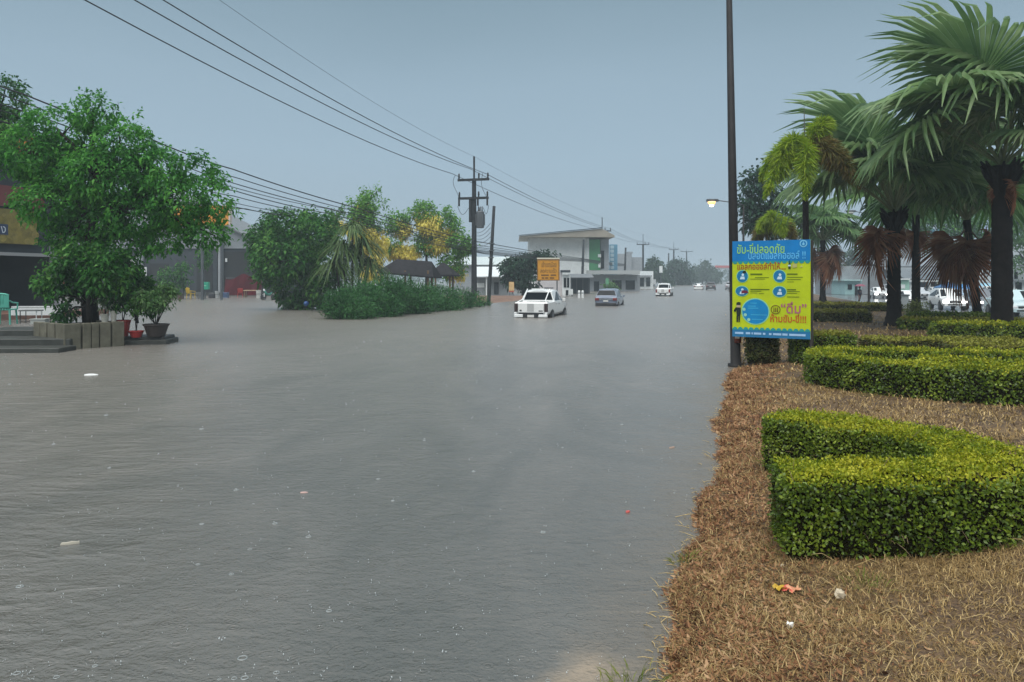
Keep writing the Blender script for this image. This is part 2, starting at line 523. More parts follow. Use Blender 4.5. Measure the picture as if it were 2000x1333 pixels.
# ================================================================== VEGETATION
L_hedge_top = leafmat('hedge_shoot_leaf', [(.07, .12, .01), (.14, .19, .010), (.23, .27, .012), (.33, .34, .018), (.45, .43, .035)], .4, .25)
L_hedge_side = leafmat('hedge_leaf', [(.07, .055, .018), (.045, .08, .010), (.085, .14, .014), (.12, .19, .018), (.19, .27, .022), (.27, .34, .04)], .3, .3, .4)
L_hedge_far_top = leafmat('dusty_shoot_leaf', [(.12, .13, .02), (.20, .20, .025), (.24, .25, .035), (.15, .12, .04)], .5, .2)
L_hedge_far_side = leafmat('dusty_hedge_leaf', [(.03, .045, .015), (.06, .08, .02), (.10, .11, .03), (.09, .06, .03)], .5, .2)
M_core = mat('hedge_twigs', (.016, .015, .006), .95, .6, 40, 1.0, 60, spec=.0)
HEDGES = []

def hedge(path, width, z0, z1, label, size=.026, dens=4200, close=False, group='clipped hedges on the median', top=None, side=None, round_=.06, tufts=.02, twigs=0):
    """A clipped hedge along a path of (x, y): twiggy core and a skin of small leaves."""
    pts = [Vector((x, y, 0)) for x, y in path]
    # smooth resample
    fine = []
    for i in range(len(pts) - 1):
        p0, p1, p2, p3 = pts[max(i - 1, 0)], pts[i], pts[i + 1], pts[min(i + 2, len(pts) - 1)]
        n = max(3, int((p2 - p1).length / .12))
        for k in range(n):
            t = k / n
            fine.append(.5 * ((2 * p1) + (-p0 + p2) * t + (2 * p0 - 5 * p1 + 4 * p2 - p3) * t * t + (-p0 + 3 * p1 - 3 * p2 + p3) * t ** 3))
    fine.append(pts[-1])
    A = np.array([p[:2] for p in fine])
    T = np.gradient(A, axis=0); T /= np.linalg.norm(T, axis=1, keepdims=True)
    N = np.stack([T[:, 1], -T[:, 0]], 1)
    seg = np.linalg.norm(np.diff(A, axis=0), axis=1)
    S = np.concatenate([[0], np.cumsum(seg)])
    root = thing('hedge', label, 'hedge', (float(A[:, 0].mean()), float(A[:, 1].mean()), z0), 0, group)
    o = np.array([root.location.x, root.location.y, 0.0])
    hw = width / 2
    # core
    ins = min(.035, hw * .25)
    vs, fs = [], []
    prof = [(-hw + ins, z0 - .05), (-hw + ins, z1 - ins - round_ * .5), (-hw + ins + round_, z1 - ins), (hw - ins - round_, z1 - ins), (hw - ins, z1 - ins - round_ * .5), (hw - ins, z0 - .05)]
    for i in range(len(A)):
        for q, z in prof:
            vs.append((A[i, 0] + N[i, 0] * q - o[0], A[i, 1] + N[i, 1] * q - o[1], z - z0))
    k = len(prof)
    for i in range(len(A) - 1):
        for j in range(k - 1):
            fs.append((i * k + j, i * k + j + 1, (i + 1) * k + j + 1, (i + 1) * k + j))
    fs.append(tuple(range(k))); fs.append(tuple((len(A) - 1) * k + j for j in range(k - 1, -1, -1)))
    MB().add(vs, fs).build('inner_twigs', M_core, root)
    h = z1 - z0
    def place(s, q):
        x = np.interp(s, S, A[:, 0]); y = np.interp(s, S, A[:, 1])
        nx = np.interp(s, S, N[:, 0]); ny = np.interp(s, S, N[:, 1])
        l = np.hypot(nx, ny); nx /= l; ny /= l
        return x + nx * q, y + ny * q, nx, ny
    def lump(x, y, z):
        return .024 * hash_noise(x + z * 1.7, y - z, 3.3) + .014 * hash_noise(x - z, y + z, 8.7)
    Lt = S[-1]
    def skin(which):
        if which == 'top':
            n = int(dens * 1.15 * Lt * width); s = RS.rand(n) * Lt; q = (RS.rand(n) * 2 - 1) * hw
            x, y, nx, ny = place(s, q)
            e = np.maximum(0, np.abs(q) - (hw - round_)) / round_
            z = z1 - e * e * round_ * .5 + lump(x, y, 0) * 1.2 + RS.rand(n) ** 3 * tufts * 1.6 - RS.rand(n) * .012
            nr = np.stack([nx * np.sign(q) * e * .7, ny * np.sign(q) * e * .7, np.ones(n)], 1)
            return np.stack([x, y, z], 1), nr
        sg = -1 if which == 'a' else 1
        n = int(dens * Lt * h); s = RS.rand(n) * Lt
        z = z0 + RS.rand(n) ** .85 * h
        q0 = hw + RS.rand(n) ** 3 * tufts - RS.rand(n) * .02
        keep = RS.rand(n) < np.clip(.80 + .5 * hash_noise(s * 2.2, z * 2.6 + sg, 2.1) + .25 * (z - z0) / h, .45, 1)
        s, z, q0, n = s[keep], z[keep], q0[keep], int(keep.sum())
        x, y, nx, ny = place(s, sg * q0)
        b = lump(x, y, z); x = x + nx * sg * b; y = y + ny * sg * b
        return np.stack([x, y, z], 1), np.stack([nx * sg, ny * sg, np.full(n, .25)], 1)
    def cap(end):
        n = int(dens * width * h * 1.1)
        s = np.full(n, 0.0 if end == 0 else Lt); q = (RS.rand(n) * 2 - 1) * hw
        x, y, nx, ny = place(s, q)
        t = T[0] if end == 0 else T[-1]; sg = -1 if end == 0 else 1
        off = RS.rand(n) ** 3 * tufts * 1.5 - .01
        z = z0 + RS.rand(n) * h
        off = off + lump(x, y, z)
        return np.stack([x + t[0] * sg * off, y + t[1] * sg * off, z], 1), np.stack([np.full(n, t[0] * sg), np.full(n, t[1] * sg), np.full(n, .25)], 1)
    def leaves(c, nr, name, m, sc):
        n = len(c)
        nr = unit(unit(nr) + RS.normal(size=(n, 3)) * .42)
        up = np.array([0, 0, 1.0])
        ax = unit(RS.normal(size=(n, 3)) * .8 + unit(nr) * .55 + up * .35)
        Lz = size * sc * (.7 + .7 * RS.rand(n))
        V, Q = leaf_arrays(c - o - np.array([0, 0, z0]), ax, nr, Lz, Lz * .62, .05)
        ob = link(name, np_mesh(name, V, Q, m), root, kind='stuff')
        return ob
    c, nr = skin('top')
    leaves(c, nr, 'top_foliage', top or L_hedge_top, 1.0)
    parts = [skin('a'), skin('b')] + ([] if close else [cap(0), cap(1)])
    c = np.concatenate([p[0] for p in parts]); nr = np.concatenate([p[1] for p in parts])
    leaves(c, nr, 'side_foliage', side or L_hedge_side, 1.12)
    if twigs:        # bare twigs poking from the lower flanks and a few long shoots above the clipped top
        mb = MB()
        for i in range(twigs):
            up = i % 5 == 0
            s_ = np.array([RS.rand() * Lt]); sg = RS.choice([-1, 1]); q = np.array([sg * (hw - .04) if not up else RS.uniform(-hw, hw)])
            x, y, nx, ny = place(s_, q)
            z = RS.uniform(.02, h * .45) if not up else h - .03
            p = Vector((float(x[0]) - o[0], float(y[0]) - o[1], z))
            d = Vector((float(nx[0]) * sg, float(ny[0]) * sg, RS.uniform(-.5, .6))) if not up else Vector((RS.uniform(-.4, .4), RS.uniform(-.4, .4), 1))
            d += Vector((RS.uniform(-.5, .5), RS.uniform(-.5, .5), 0)); L_ = RS.uniform(.06, .14)
            mb.tube([p, p + d * L_ * .6 + Vector((0, 0, .01)), p + d * L_], [.0028, .0022, .001], 4, cap=False)
        mb.build('bare_twigs', mat('bare_twig', (.20, .14, .08), .8, .4, 20), root, kind='stuff')
    HEDGES.append((A, hw))
    return root

Z0 = .17
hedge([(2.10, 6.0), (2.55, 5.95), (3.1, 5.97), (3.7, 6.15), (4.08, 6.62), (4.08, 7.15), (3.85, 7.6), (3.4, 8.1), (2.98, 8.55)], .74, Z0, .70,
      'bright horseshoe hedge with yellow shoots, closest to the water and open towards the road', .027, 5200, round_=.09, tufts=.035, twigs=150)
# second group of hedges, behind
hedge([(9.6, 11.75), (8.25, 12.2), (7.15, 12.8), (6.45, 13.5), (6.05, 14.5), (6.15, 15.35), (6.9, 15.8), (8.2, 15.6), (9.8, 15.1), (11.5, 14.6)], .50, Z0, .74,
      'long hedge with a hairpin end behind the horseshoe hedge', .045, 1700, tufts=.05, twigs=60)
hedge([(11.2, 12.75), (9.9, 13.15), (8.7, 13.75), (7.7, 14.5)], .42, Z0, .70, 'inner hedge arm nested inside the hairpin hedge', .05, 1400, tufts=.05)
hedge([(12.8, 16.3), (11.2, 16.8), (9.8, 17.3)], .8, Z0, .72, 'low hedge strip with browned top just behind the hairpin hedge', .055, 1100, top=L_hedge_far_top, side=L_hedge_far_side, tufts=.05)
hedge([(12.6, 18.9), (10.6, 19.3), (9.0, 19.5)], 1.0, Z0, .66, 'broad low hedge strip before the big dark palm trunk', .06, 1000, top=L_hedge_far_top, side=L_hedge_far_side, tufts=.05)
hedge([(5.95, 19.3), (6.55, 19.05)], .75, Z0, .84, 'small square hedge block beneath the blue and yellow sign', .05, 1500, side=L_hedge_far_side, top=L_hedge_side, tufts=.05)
hedge([(6.85, 18.7), (8.15, 18.5)], .85, Z0, .86, 'longer hedge block behind the signboard', .05, 1500, top=L_hedge_far_top, tufts=.05)
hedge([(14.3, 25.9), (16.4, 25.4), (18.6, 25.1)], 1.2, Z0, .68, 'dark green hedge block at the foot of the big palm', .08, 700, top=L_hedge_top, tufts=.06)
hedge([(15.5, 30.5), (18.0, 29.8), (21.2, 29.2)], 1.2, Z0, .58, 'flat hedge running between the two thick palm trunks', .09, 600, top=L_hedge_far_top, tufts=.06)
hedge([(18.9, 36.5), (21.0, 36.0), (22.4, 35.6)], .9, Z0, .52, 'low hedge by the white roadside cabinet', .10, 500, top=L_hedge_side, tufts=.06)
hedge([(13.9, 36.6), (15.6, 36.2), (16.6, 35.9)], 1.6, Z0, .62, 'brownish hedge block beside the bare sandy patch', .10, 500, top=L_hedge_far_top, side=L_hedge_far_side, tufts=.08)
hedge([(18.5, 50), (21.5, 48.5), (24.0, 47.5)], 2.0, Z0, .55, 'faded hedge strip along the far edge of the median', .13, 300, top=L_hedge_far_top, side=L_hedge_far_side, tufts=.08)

# ---------------------------------------------------------- trees
def crown_arrays(blobs, n, L, Wf, cl=.28, per=16, shell=.55, droop=.35, flat=.5):
    """Leaves in twig clusters inside ellipsoid blobs (centre, radii, weight)."""
    wts = np.array([b[2] for b in blobs], float); wts /= wts.sum()
    k = max(1, n // per)
    idx = RS.choice(len(blobs), k, p=wts)
    cen = np.array([b[0] for b in blobs])[idx]; rad = np.array([b[1] for b in blobs])[idx]
    dirs = sphere_dirs(k)
    rr = shell + (1 - shell) * RS.rand(k) ** .6
    tw = cen + dirs * rad * rr[:, None]
    out_d = unit(dirs + np.array([0, 0, .25]) + RS.normal(size=(k, 3)) * .3)
    c = np.repeat(tw, per, 0) + RS.normal(size=(k * per, 3)) * cl * .5
    od = np.repeat(out_d, per, 0)
    ax = unit(od * .6 + RS.normal(size=(k * per, 3)) * .7 + np.array([0, 0, -.25]))
    nr = unit(od * .5 + np.array([0, 0, flat]) + RS.normal(size=(k * per, 3)) * .6)
    Ls = L * (.6 + .8 * RS.rand(k * per))
    return leaf_arrays(c, ax, nr, Ls, Ls * Wf, droop), tw
def px_blobs(Y, lst, z0=None):
    res = []
    for b in lst:
        px, py, rx, ry = b[:4]; dy = b[4] if len(b) > 4 else RS.uniform(-.5, .5)
        rxm, rym = rx * Y / F, ry * Y / F
        c = P(px, py, Y + dy * rxm)
        res.append((np.array(c), np.array([rxm, (rxm + rym) / 2 * 1.05, rym]), rxm * rym * rxm))
    return res
def tree(label, Y, trunk, blobs, n, L, m, cat='tree', name='tree', Wf=.5, cl=.28, per=16, group=None, bark=None, limbs=9, tr=.16, shell=.55, droop=.35, extra=None):
    tp = [P(x, y, Y) for x, y in trunk]
    base = Vector((tp[0].x, tp[0].y, tp[0].z))
    root = thing(name, label, cat, base, 0, group)
    bl = px_blobs(Y, blobs)
    mb = MB()
    k = len(tp)
    mb.tube([p - base for p in tp], [tr * (1.15 - .6 * i / max(1, k - 1)) for i in range(k)], 9)
    bs = sorted(bl, key=lambda b: -b[2])[:limbs]
    for c, r_, _ in bs:
        a = tp[-1] if c[2] > tp[-1].z else tp[max(0, k - 2)]
        c = Vector(c); mid = a.lerp(c, .5) + Vector((RS.uniform(-.2, .2), RS.uniform(-.2, .2), .12 * (c - a).length))
        mb.tube([a - base, mid - base, c - base], [tr * .5, tr * .3, tr * .1], 6)
        for q in range(3):
            e = c + Vector(sphere_dirs(1)[0] * r_ * .8)
            mb.tube([mid.lerp(c, .6) - base, e - base], [tr * .16, tr * .05], 4)
    mb.build('trunk', bark or M_bark, root, smooth=True)
    (V, Q), _ = crown_arrays(bl, n, L, Wf, cl, per, shell, droop)
    link('crown', np_mesh('crown', V - np.array(base), Q, m), root, kind='stuff')
    if extra:
        nm, xb, xn, xl, xm, xw, xd = extra
        (V, Q), _ = crown_arrays(px_blobs(Y, xb), xn, xl, xw, cl * .8, per, .3, xd, -.6)
        link(nm, np_mesh(nm, V - np.array(base), Q, xm), root, kind='stuff')
    return root

L_tree = leafmat('broad_leaf', [(.012, .06, .014), (.03, .14, .026), (.05, .20, .034), (.08, .29, .042), (.14, .39, .06)], .4, .4, clump=.8)
L_tree2 = leafmat('fresh_leaf', [(.03, .10, .02), (.06, .17, .025), (.09, .22, .03)], .4, .4)
L_dark = leafmat('dark_leaf', [(.010, .048, .010), (.022, .10, .018), (.045, .17, .028), (.14, .32, .06)], .4, .3, clump=.7)
L_shrub = leafmat('fine_shrub_leaf', [(.010, .042, .012), (.020, .085, .022), (.038, .14, .034), (.06, .18, .05)], .5, .25, clump=.6)
L_strap = leafmat('strap_leaf', [(.025, .06, .02), (.05, .11, .03), (.11, .17, .06), (.07, .12, .03)], .4, .25)
L_gold = leafmat('golden_blossom', [(.48, .50, .08), (.70, .60, .10), (.80, .70, .16), (.84, .76, .26)], .6, .4)
L_goldleaf = leafmat('golden_tree_leaf', [(.03, .13, .02), (.07, .24, .03), (.17, .36, .05), (.05, .16, .04)], .4, .4)
L_far = leafmat('far_leaf', [(.02, .05, .022), (.03, .07, .03), (.025, .06, .028)], .6, .2)
L_light = leafmat('light_leaf', [(.05, .13, .04), (.09, .20, .06), (.12, .24, .08)], .45, .4)
L_blue = leafmat('dark_teal_leaf', [(.010, .035, .020), (.018, .052, .03), (.03, .075, .04)], .5, .15)  # dark teal foliage tints

tree('big leafy tree growing out of the concrete planter', 26.2, [(178, 640), (172, 560), (176, 490), (182, 410), (190, 340)],
     [(182, 222, 48, 36), (110, 252, 66, 42), (245, 285, 62, 38), (55, 300, 66, 46), (130, 335, 90, 52), (215, 345, 88, 56), (305, 335, 58, 42), (380, 335, 44, 30),
      (418, 385, 36, 42), (345, 395, 60, 46), (262, 420, 74, 44), (95, 400, 62, 42), (180, 430, 76, 36), (400, 452, 50, 26), (325, 465, 42, 24), 
      (150, 468, 60, 24), (235, 468, 46, 28), (300, 476, 40, 20), (440, 425, 22, 26), (268, 245, 26, 20, -.2), (365, 425, 40, 30)], 34000, .15, L_tree, tr=.24, limbs=14, cl=.22, shell=.74)
tree('taller tree rising behind the orange shop front', 36, [(-30, 600), (-25, 420), (-10, 300)], [(8, 185, 44, 36), (-10, 255, 56, 46), (40, 238, 26, 40), (-60, 215, 60, 60)],
     6000, .2, L_dark, tr=.2, cl=.3)
tree('dark climbing shrub wrapped around the planter tree trunk', 25.6, [(176, 640), (174, 600), (172, 560)],
     [(118, 575, 30, 36), (205, 535, 42, 44), (160, 515, 56, 36), (236, 565, 24, 34), (240, 520, 28, 28), (128, 612, 20, 18), (92, 545, 22, 28)], 8000, .15, L_dark,
     cat='shrub', name='climbing_shrub', tr=.1, cl=.22)
tree('dense round dark green tree at the mouth of the flooded forecourt', 55, [(600, 612), (598, 570), (590, 520), (585, 480)],
     [(570, 440, 56, 28), (530, 470, 42, 36), (610, 455, 48, 34), (560, 500, 66, 44), (625, 515, 50, 44), (590, 560, 56, 40), (518, 520, 28, 34), (578, 418, 18, 14), (545, 425, 22, 18), (500, 452, 14, 14),
      (640, 560, 40, 40), (600, 595, 44, 24), (505, 545, 14, 14), (520, 424, 9, 11), (556, 404, 10, 9), (604, 412, 11, 9), (640, 430, 11, 12), (494, 474, 10, 12), (500, 510, 12, 12)], 17000, .28, L_dark, tr=.22, cl=.40, shell=.7)
tree('small sprig topped tree showing over the dark round tree', 66, [(655, 560), (655, 480), (652, 440)], [(647, 418, 10, 22), (672, 412, 14, 8), (650, 455, 22, 20), (628, 470, 24, 20)], 1600, .28, L_tree2, cl=.4, tr=.1)
tree('golden shower tree hung with yellow blossom, taller and thinner one', 74, [(716, 575), (716, 500), (714, 440), (716, 400)],
     [(716, 412, 16, 34), (712, 372, 8, 9), (738, 374, 9, 8), (692, 393, 9, 8), (748, 394, 6, 4), (702, 420, 18, 16), (650, 425, 8, 12), (724, 440, 16, 20)], 3000, .30, L_goldleaf, cl=.5, tr=.1,
     extra=('blossom', [(720, 470, 18, 34), (736, 505, 14, 36), (655, 445, 26, 12), (712, 420, 12, 24), (700, 450, 20, 26), (725, 530, 20, 20), (742, 470, 12, 22)], 5600, .26, L_gold, .6, .8))
tree('golden shower tree with a broad yellow crown behind the thatched roofs', 78, [(832, 580), (834, 520), (830, 470), (828, 440)],
     [(826, 412, 22, 18), (812, 425, 14, 18), (868, 428, 22, 20), (893, 448, 14, 14), (900, 478, 24, 18), (776, 425, 22, 10), (762, 445, 16, 14), (838, 475, 24, 24), (880, 520, 24, 22), (770, 480, 14, 16), (905, 490, 18, 12)],
     6500, .32, L_goldleaf, cl=.5, tr=.14, extra=('blossom', [(785, 450, 16, 20), (770, 490, 24, 16), (800, 492, 24, 12), (838, 440, 22, 22), (870, 463, 26, 16), (855, 478, 24, 14), (825, 425, 12, 14), (795, 500, 20, 8), (890, 535, 14, 14)], 7600, .26, L_gold, .6, .8))
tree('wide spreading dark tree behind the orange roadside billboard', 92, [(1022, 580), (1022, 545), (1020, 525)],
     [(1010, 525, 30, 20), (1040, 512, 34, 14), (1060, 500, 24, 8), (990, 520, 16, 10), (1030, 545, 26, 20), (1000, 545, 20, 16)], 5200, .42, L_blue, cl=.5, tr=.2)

# overgrown hedge along the flooded road
def overgrown():
    root = thing('overgrown_hedge', 'shaggy overgrown green hedge standing along the flooded kerb', 'hedge', (-9, 42.5, 0))
    o = np.array(root.location)
    bl = []
    for px, py, rx, ry, Y in [(668, 596, 34, 30, 42.5), (705, 589, 42, 34, 44), (748, 584, 44, 36, 46), (788, 584, 36, 36, 48), (770, 566, 16, 20, 47), (722, 572, 16, 16, 45), (690, 606, 46, 24, 42), (740, 602, 46, 24, 44.5),
                              (830, 586, 34, 28, 51), (865, 586, 32, 26, 54), (800, 598, 42, 18, 48.5), (898, 588, 26, 22, 57), (925, 590, 20, 15, 60), (655, 600, 20, 26, 42), (945, 594, 14, 8, 62), (860, 600, 40, 12, 53)]:
        bl += px_blobs(Y, [(px, py, rx, ry, 0.3)])
    (V, Q), tw = crown_arrays(bl, 42000, .20, .26, .4, 18, .6, -.1)
    link('foliage', np_mesh('foliage', V - o, Q, L_shrub), root, kind='stuff')
    mb = MB()
    for c, r_, _ in bl:
        for q in range(4):
            x = c[0] + RS.uniform(-.5, .5) * r_[0]; y = c[1] + RS.uniform(-.4, .4)
            mb.tube([(x - o[0], y - o[1], -.3), (x + .1 - o[0], y - o[1], c[2] * .6), (c[0] + RS.uniform(-.6, .6) - o[0], c[1] - o[1], c[2] + r_[2] * .6)], [.04, .03, .01], 5)
    mb.build('stems', M_bark, root, kind='stuff')
overgrown()

# strap-leaved clump
def strap_clump(label, heads, Y, n, L, Wd, m=L_strap):
    base = P(heads[0][0], 600, Y); base.z = 0
    root = thing('strap_leaf_plant', label, 'plant', base)
    Vs, Qs, off = [], [], 0
    mb = MB()
    for px, py in heads:
        c = P(px, py, Y + RS.uniform(-1, 1))
        mb.tube([Vector((c.x * .5 + base.x * .5 - base.x, 0, -.2)), (c + Vector((0, Y, 0)) * 0) - base], [.09, .05], 7)
        for i in range(n):
            az = RS.uniform(0, 2 * PI); el = RS.uniform(.1, 1.35); l = L * RS.uniform(.7, 1.15)
            d = np.array([math.cos(az) * math.cos(el), math.sin(az) * math.cos(el), math.sin(el)])
            s = np.array([-math.sin(az), math.cos(az), 0])
            K = 6
            for k in range(K):
                t = k / (K - 1)
                p = np.array(c - base) + d * l * t + np.array([0, 0, -1]) * l * .95 * t * t
                wd = Wd * (1 - t ** 2) * .5 + .004
                Vs += [p - s * wd, p + s * wd]
            Qs += [(off + 2 * k, off + 2 * k + 1, off + 2 * k + 3, off + 2 * k + 2) for k in range(K - 1)]
            off += 2 * K
    mb.build('stem', M_bark, root)
    link('leaves', np_mesh('leaves', np.array(Vs), np.array(Qs), m), root, kind='stuff')
strap_clump('fountain of long striped strap leaves between the dark tree and the golden blossom', [(688, 450), (668, 485), (706, 480), (690, 500), (655, 520), (720, 520)], 52, 135, 2.3, .12)

# ---------------------------------------------------------- palms
L_fan = leafmat('fan_palm_blade', [(.05, .11, .04), (.10, .19, .07), (.18, .29, .11), (.32, .42, .22)], .4, .38, spec=.3, clump=.9)
L_fan2 = leafmat('fan_palm_blade_green', [(.03, .085, .025), (.08, .18, .05), (.20, .32, .12)], .4, .35, spec=.3, clump=.9)
L_dead = leafmat('dead_palm_blade', [(.13, .05, .025), (.24, .095, .05), (.34, .15, .08), (.44, .25, .14)], .8, .3, clump=1.5)
M_pet = mat('palm_petiole', (.13, .17, .07), .5, .2, 8)
M_petd = mat('dead_petiole', (.16, .10, .06), .8, .2, 8)

def fan_frond(name, p, Rr, blade, pet, dead=False, seed=0, nseg=54, spread=150, bend=0.0):
    """Costapalmate frond along +X: petiole of length p, then a pleated fan of pointed segments."""
    rs = np.random.RandomState(seed)
    V, Qd, mi = [], [], []
    mb = MB()
    drop = .10 if not dead else .25
    pts = []
    for k in range(7):
        t = k / 6
        pts.append(Vector((p * t, 0, -.10 * p * t * t)))
    mb.tube(pts, [.045 * (1 - .45 * k / 6) for k in range(7)], 6, 1)
    hub = pts[-1]
    def pt(a, r, ridge=0.0, lift=0.0):
        # point in the blade at angle a, radius r: folded about the midrib and drooping outwards
        x = r * math.cos(a); y = r * math.sin(a)
        z = (.30 if not dead else .55) * abs(y) * (1 - .35 * r / Rr) - drop * r * r / Rr * (1 + .5 * abs(math.sin(a)))
        yy = y * (.92 if not dead else .62)
        xx = x + .22 * Rr * (abs(math.sin(a * .5)) ** 2) * 0
        zz = z + ridge + lift; cb, sb = math.cos(R(bend)), math.sin(R(bend))
        return Vector((hub.x + xx * cb + zz * sb, hub.y + yy, hub.z - xx * sb + zz * cb))
    sp = R(spread)
    for i in range(nseg):
        a0 = -sp + 2 * sp * i / nseg; a1 = -sp + 2 * sp * (i + 1) / nseg; am = (a0 + a1) / 2
        rmax = Rr * (.72 + .28 * math.cos(am * .55)) * rs.uniform(.94, 1.03)
        rj = rmax * (.60 if not dead else .5)          # segments joined up to here
        sag = (rs.uniform(-.03, .10) + (.22 if rs.rand() < .12 else 0)) * Rr
        jit = rs.uniform(-.5, .5) * (a1 - a0)
        rad = [.06 * Rr, .3 * rmax, rj, rmax * .84, rmax]
        ws = [1, 1, .96, .55, .04]
        vs = []
        for r_, w_ in zip(rad, ws):
            t = max(0, (r_ - rj) / (rmax - rj))
            ac = am + jit * t
            dl, dr = ac - (a1 - a0) * .5 * w_, ac + (a1 - a0) * .5 * w_
            pl = .05 * r_ / max(rj, .1) * (1 if r_ <= rj else (1 - t))
            lift = -sag * t * t - (.14 * Rr * t * t if not dead else .1 * Rr * t)
            vs += [pt(dl, r_, -pl, lift), pt(ac, r_, pl, lift), pt(dr, r_, -pl, lift)]
        fs = []
        for k in range(len(rad) - 1):
            b = 3 * k
            fs += [(b, b + 1, b + 4, b + 3), (b + 1, b + 2, b + 5, b + 4)]
        mb.add(vs, fs, 0)
    return mb.mesh(name, [blade, pet])

FR_LIVE = [fan_frond('frond', 2.1, 2.7, L_fan, M_pet, seed=s, bend=b) for s, b in enumerate((38, 52, 64))]
FR_LIVE2 = [fan_frond('frond', 1.8, 2.4, L_fan2, M_pet, seed=10 + s, bend=b) for s, b in enumerate((36, 50, 66))]
FR_DEAD = [fan_frond('dead_frond', .8, 2.1, L_dead, M_petd, True, seed=20 + s, nseg=40, spread=100) for s in range(3)]

def frond_matrix(az, el, roll=0.0, sc=1.0):
    return Matrix.Rotation(R(az), 4, 'Z') @ Matrix.Rotation(-R(el), 4, 'Y') @ Matrix.Rotation(R(roll), 4, 'X') @ Matrix.Scale(sc, 4)

def fan_palm(label, base, crown_z, r0, r1, fronds, dead, meshes=FR_LIVE, group='fan palms along the median', boots=True, bulge=True, lean=(0, 0)):
    root = thing('fan_palm', label, 'palm tree', base, 0, group)
    h = crown_z - base[2]
    mb = MB()
    rings = []
    NR = 44
    for k in range(NR + 1):
        t = k / NR
        r_ = r0 + (r1 - r0) * t
        if t < .12: r_ += (.12 - t) / .12 * r0 * .45
        if bulge and t > .86: r_ *= 1 + (t - .86) * 3.6
        rings.append((Vector((lean[0] * t, lean[1] * t, h * t - .15 * (k == 0))), r_ * (1 + (.035 if k % 2 else -.02) + .015 * math.sin(k * 2.4))))
    mb.tube([a for a, _ in rings], [b for _, b in rings], 16)
    mb.build('trunk', M_barkw, root, smooth=True)
    top = rings[-1][0]
    if boots:       # stubs of old leaf bases round the crown shaft
        mb = MB()
        for i in range(22):
            a = i * 2.4; z = -.1 - .55 * (i / 22)
            q = Vector((math.cos(a), math.sin(a), 0)); rr = r1 * 1.25
            mb.tube([top + q * rr * .6 + Vector((0, 0, z - .2)), top + q * (rr + .12) + Vector((0, 0, z + .15)), top + q * (rr + .26) + Vector((0, 0, z + .36))], [.10, .08, .03], 5)
        mb.build('leaf_base', M_barkw, root, kind='stuff')
    for i, (az, el, roll, sc) in enumerate(fronds):
        o = link('frond', meshes[i % len(meshes)], root)
        o.matrix_local = Matrix.Translation(top) @ frond_matrix(az, el, roll, sc)
    for i, (az, el, sc) in enumerate(dead):
        o = link('dead_frond', FR_DEAD[i % 3], root)
        o.matrix_local = Matrix.Translation(top + Vector((0, 0, -.35))) @ frond_matrix(az, el, (i * 47) % 70 - 35, sc)
        o['label'] = 'dry reddish brown frond hanging down'
    return root
def ring_fronds(n, sc, seed, a0=0, lo=-15, hi=75):
    rs = np.random.RandomState(seed)
    return [((a0 + i * 137.5) % 360, hi - (hi - lo) * ((i + .5) / n) ** .8 + rs.uniform(-6, 6), rs.uniform(-25, 25), sc * rs.uniform(.9, 1.08)) for i in range(n)]

bA = G(1957, 660, .19)
fan_palm('thickest fan palm, its black trunk rising from the hedge', bA, P(1957, 325, bA.y).z, .33, .30,
         [(176, 82, 14, 1.48), (150, 88, -10, 1.4), (212, 70, -18, 1.15), (255, 60, 10, 1.0), (305, 64, 0, 1.05), (0, 80, 0, 1.4), (40, 70, 0, 1.3), (95, 74, 0, 1.3), (130, 50, 0, 1.1), (338, 42, 0, 1.0), (186, 56, 8, 1.35), (168, 40, 8, 1.2), (20, 38, 0, 1.0), (275, 40, 10, .75)], [(300, -60, .5), (230, -70, .45)],
         FR_LIVE)
bB = G(1746, 637, .19)
fan_palm('fan palm with a dark trunk beside the sandy patch and low sweeping fronds', bB, P(1746, 415, bB.y).z, .29, .24,
         [(172, 78, 12, 1.5), (200, 62, -10, 1.3), (150, 60, 10, 1.3), (225, 48, -8, 1.15), (184, 42, 6, 1.25), (262, 50, 0, 1.1), (310, 58, 0, 1.25), (345, 70, 0, 1.45), (40, 64, 0, 1.3), (95, 78, 0, 1.4), (130, 44, 0, 1.15), (10, 46, 0, 1.2), (0, 84, 0, 1.45)],
         [(196, -52, .95), (168, -66, 1.05), (150, -44, .8), (345, -76, .5)], FR_LIVE, bulge=False)
bC = G(1789, 612, .19)
fan_palm('slimmer fan palm behind the white roadside cabinet', bC, P(1790, 420, bC.y).z, .25, .2, ring_fronds(12, 1.35, 3, 20, 25, 85), [(230, -80, .9)], FR_LIVE2, bulge=False, boots=False)
bD = G(1607, 590, .19)
fan_palm('small fan palm standing far along the grass, pinkish dead skirt below its crown', bD, P(1607, 470, bD.y).z, .24, .22, ring_fronds(11, 1.25, 5, 60, 20, 85),
         [(200, -60, 1.3), (340, -52, 1.2), (300, -70, 1.35), (20, -40, 1.0), (160, -48, 1.1)], FR_LIVE2, bulge=False, boots=False)
bE = G(1911, 628, .19)
fan_palm('fan palm with a heavy skirt of reddish dead fronds', bE, P(1890, 430, bE.y).z, .2, .17, ring_fronds(11, 1.3, 9, 100, 28, 85),
         [(196, -46, 1.15), (222, -68, 1.3), (258, -58, 1.0), (318, -46, 1.1), (346, -70, 1.05)], FR_LIVE2, bulge=False, boots=False, lean=(-.5, .1))

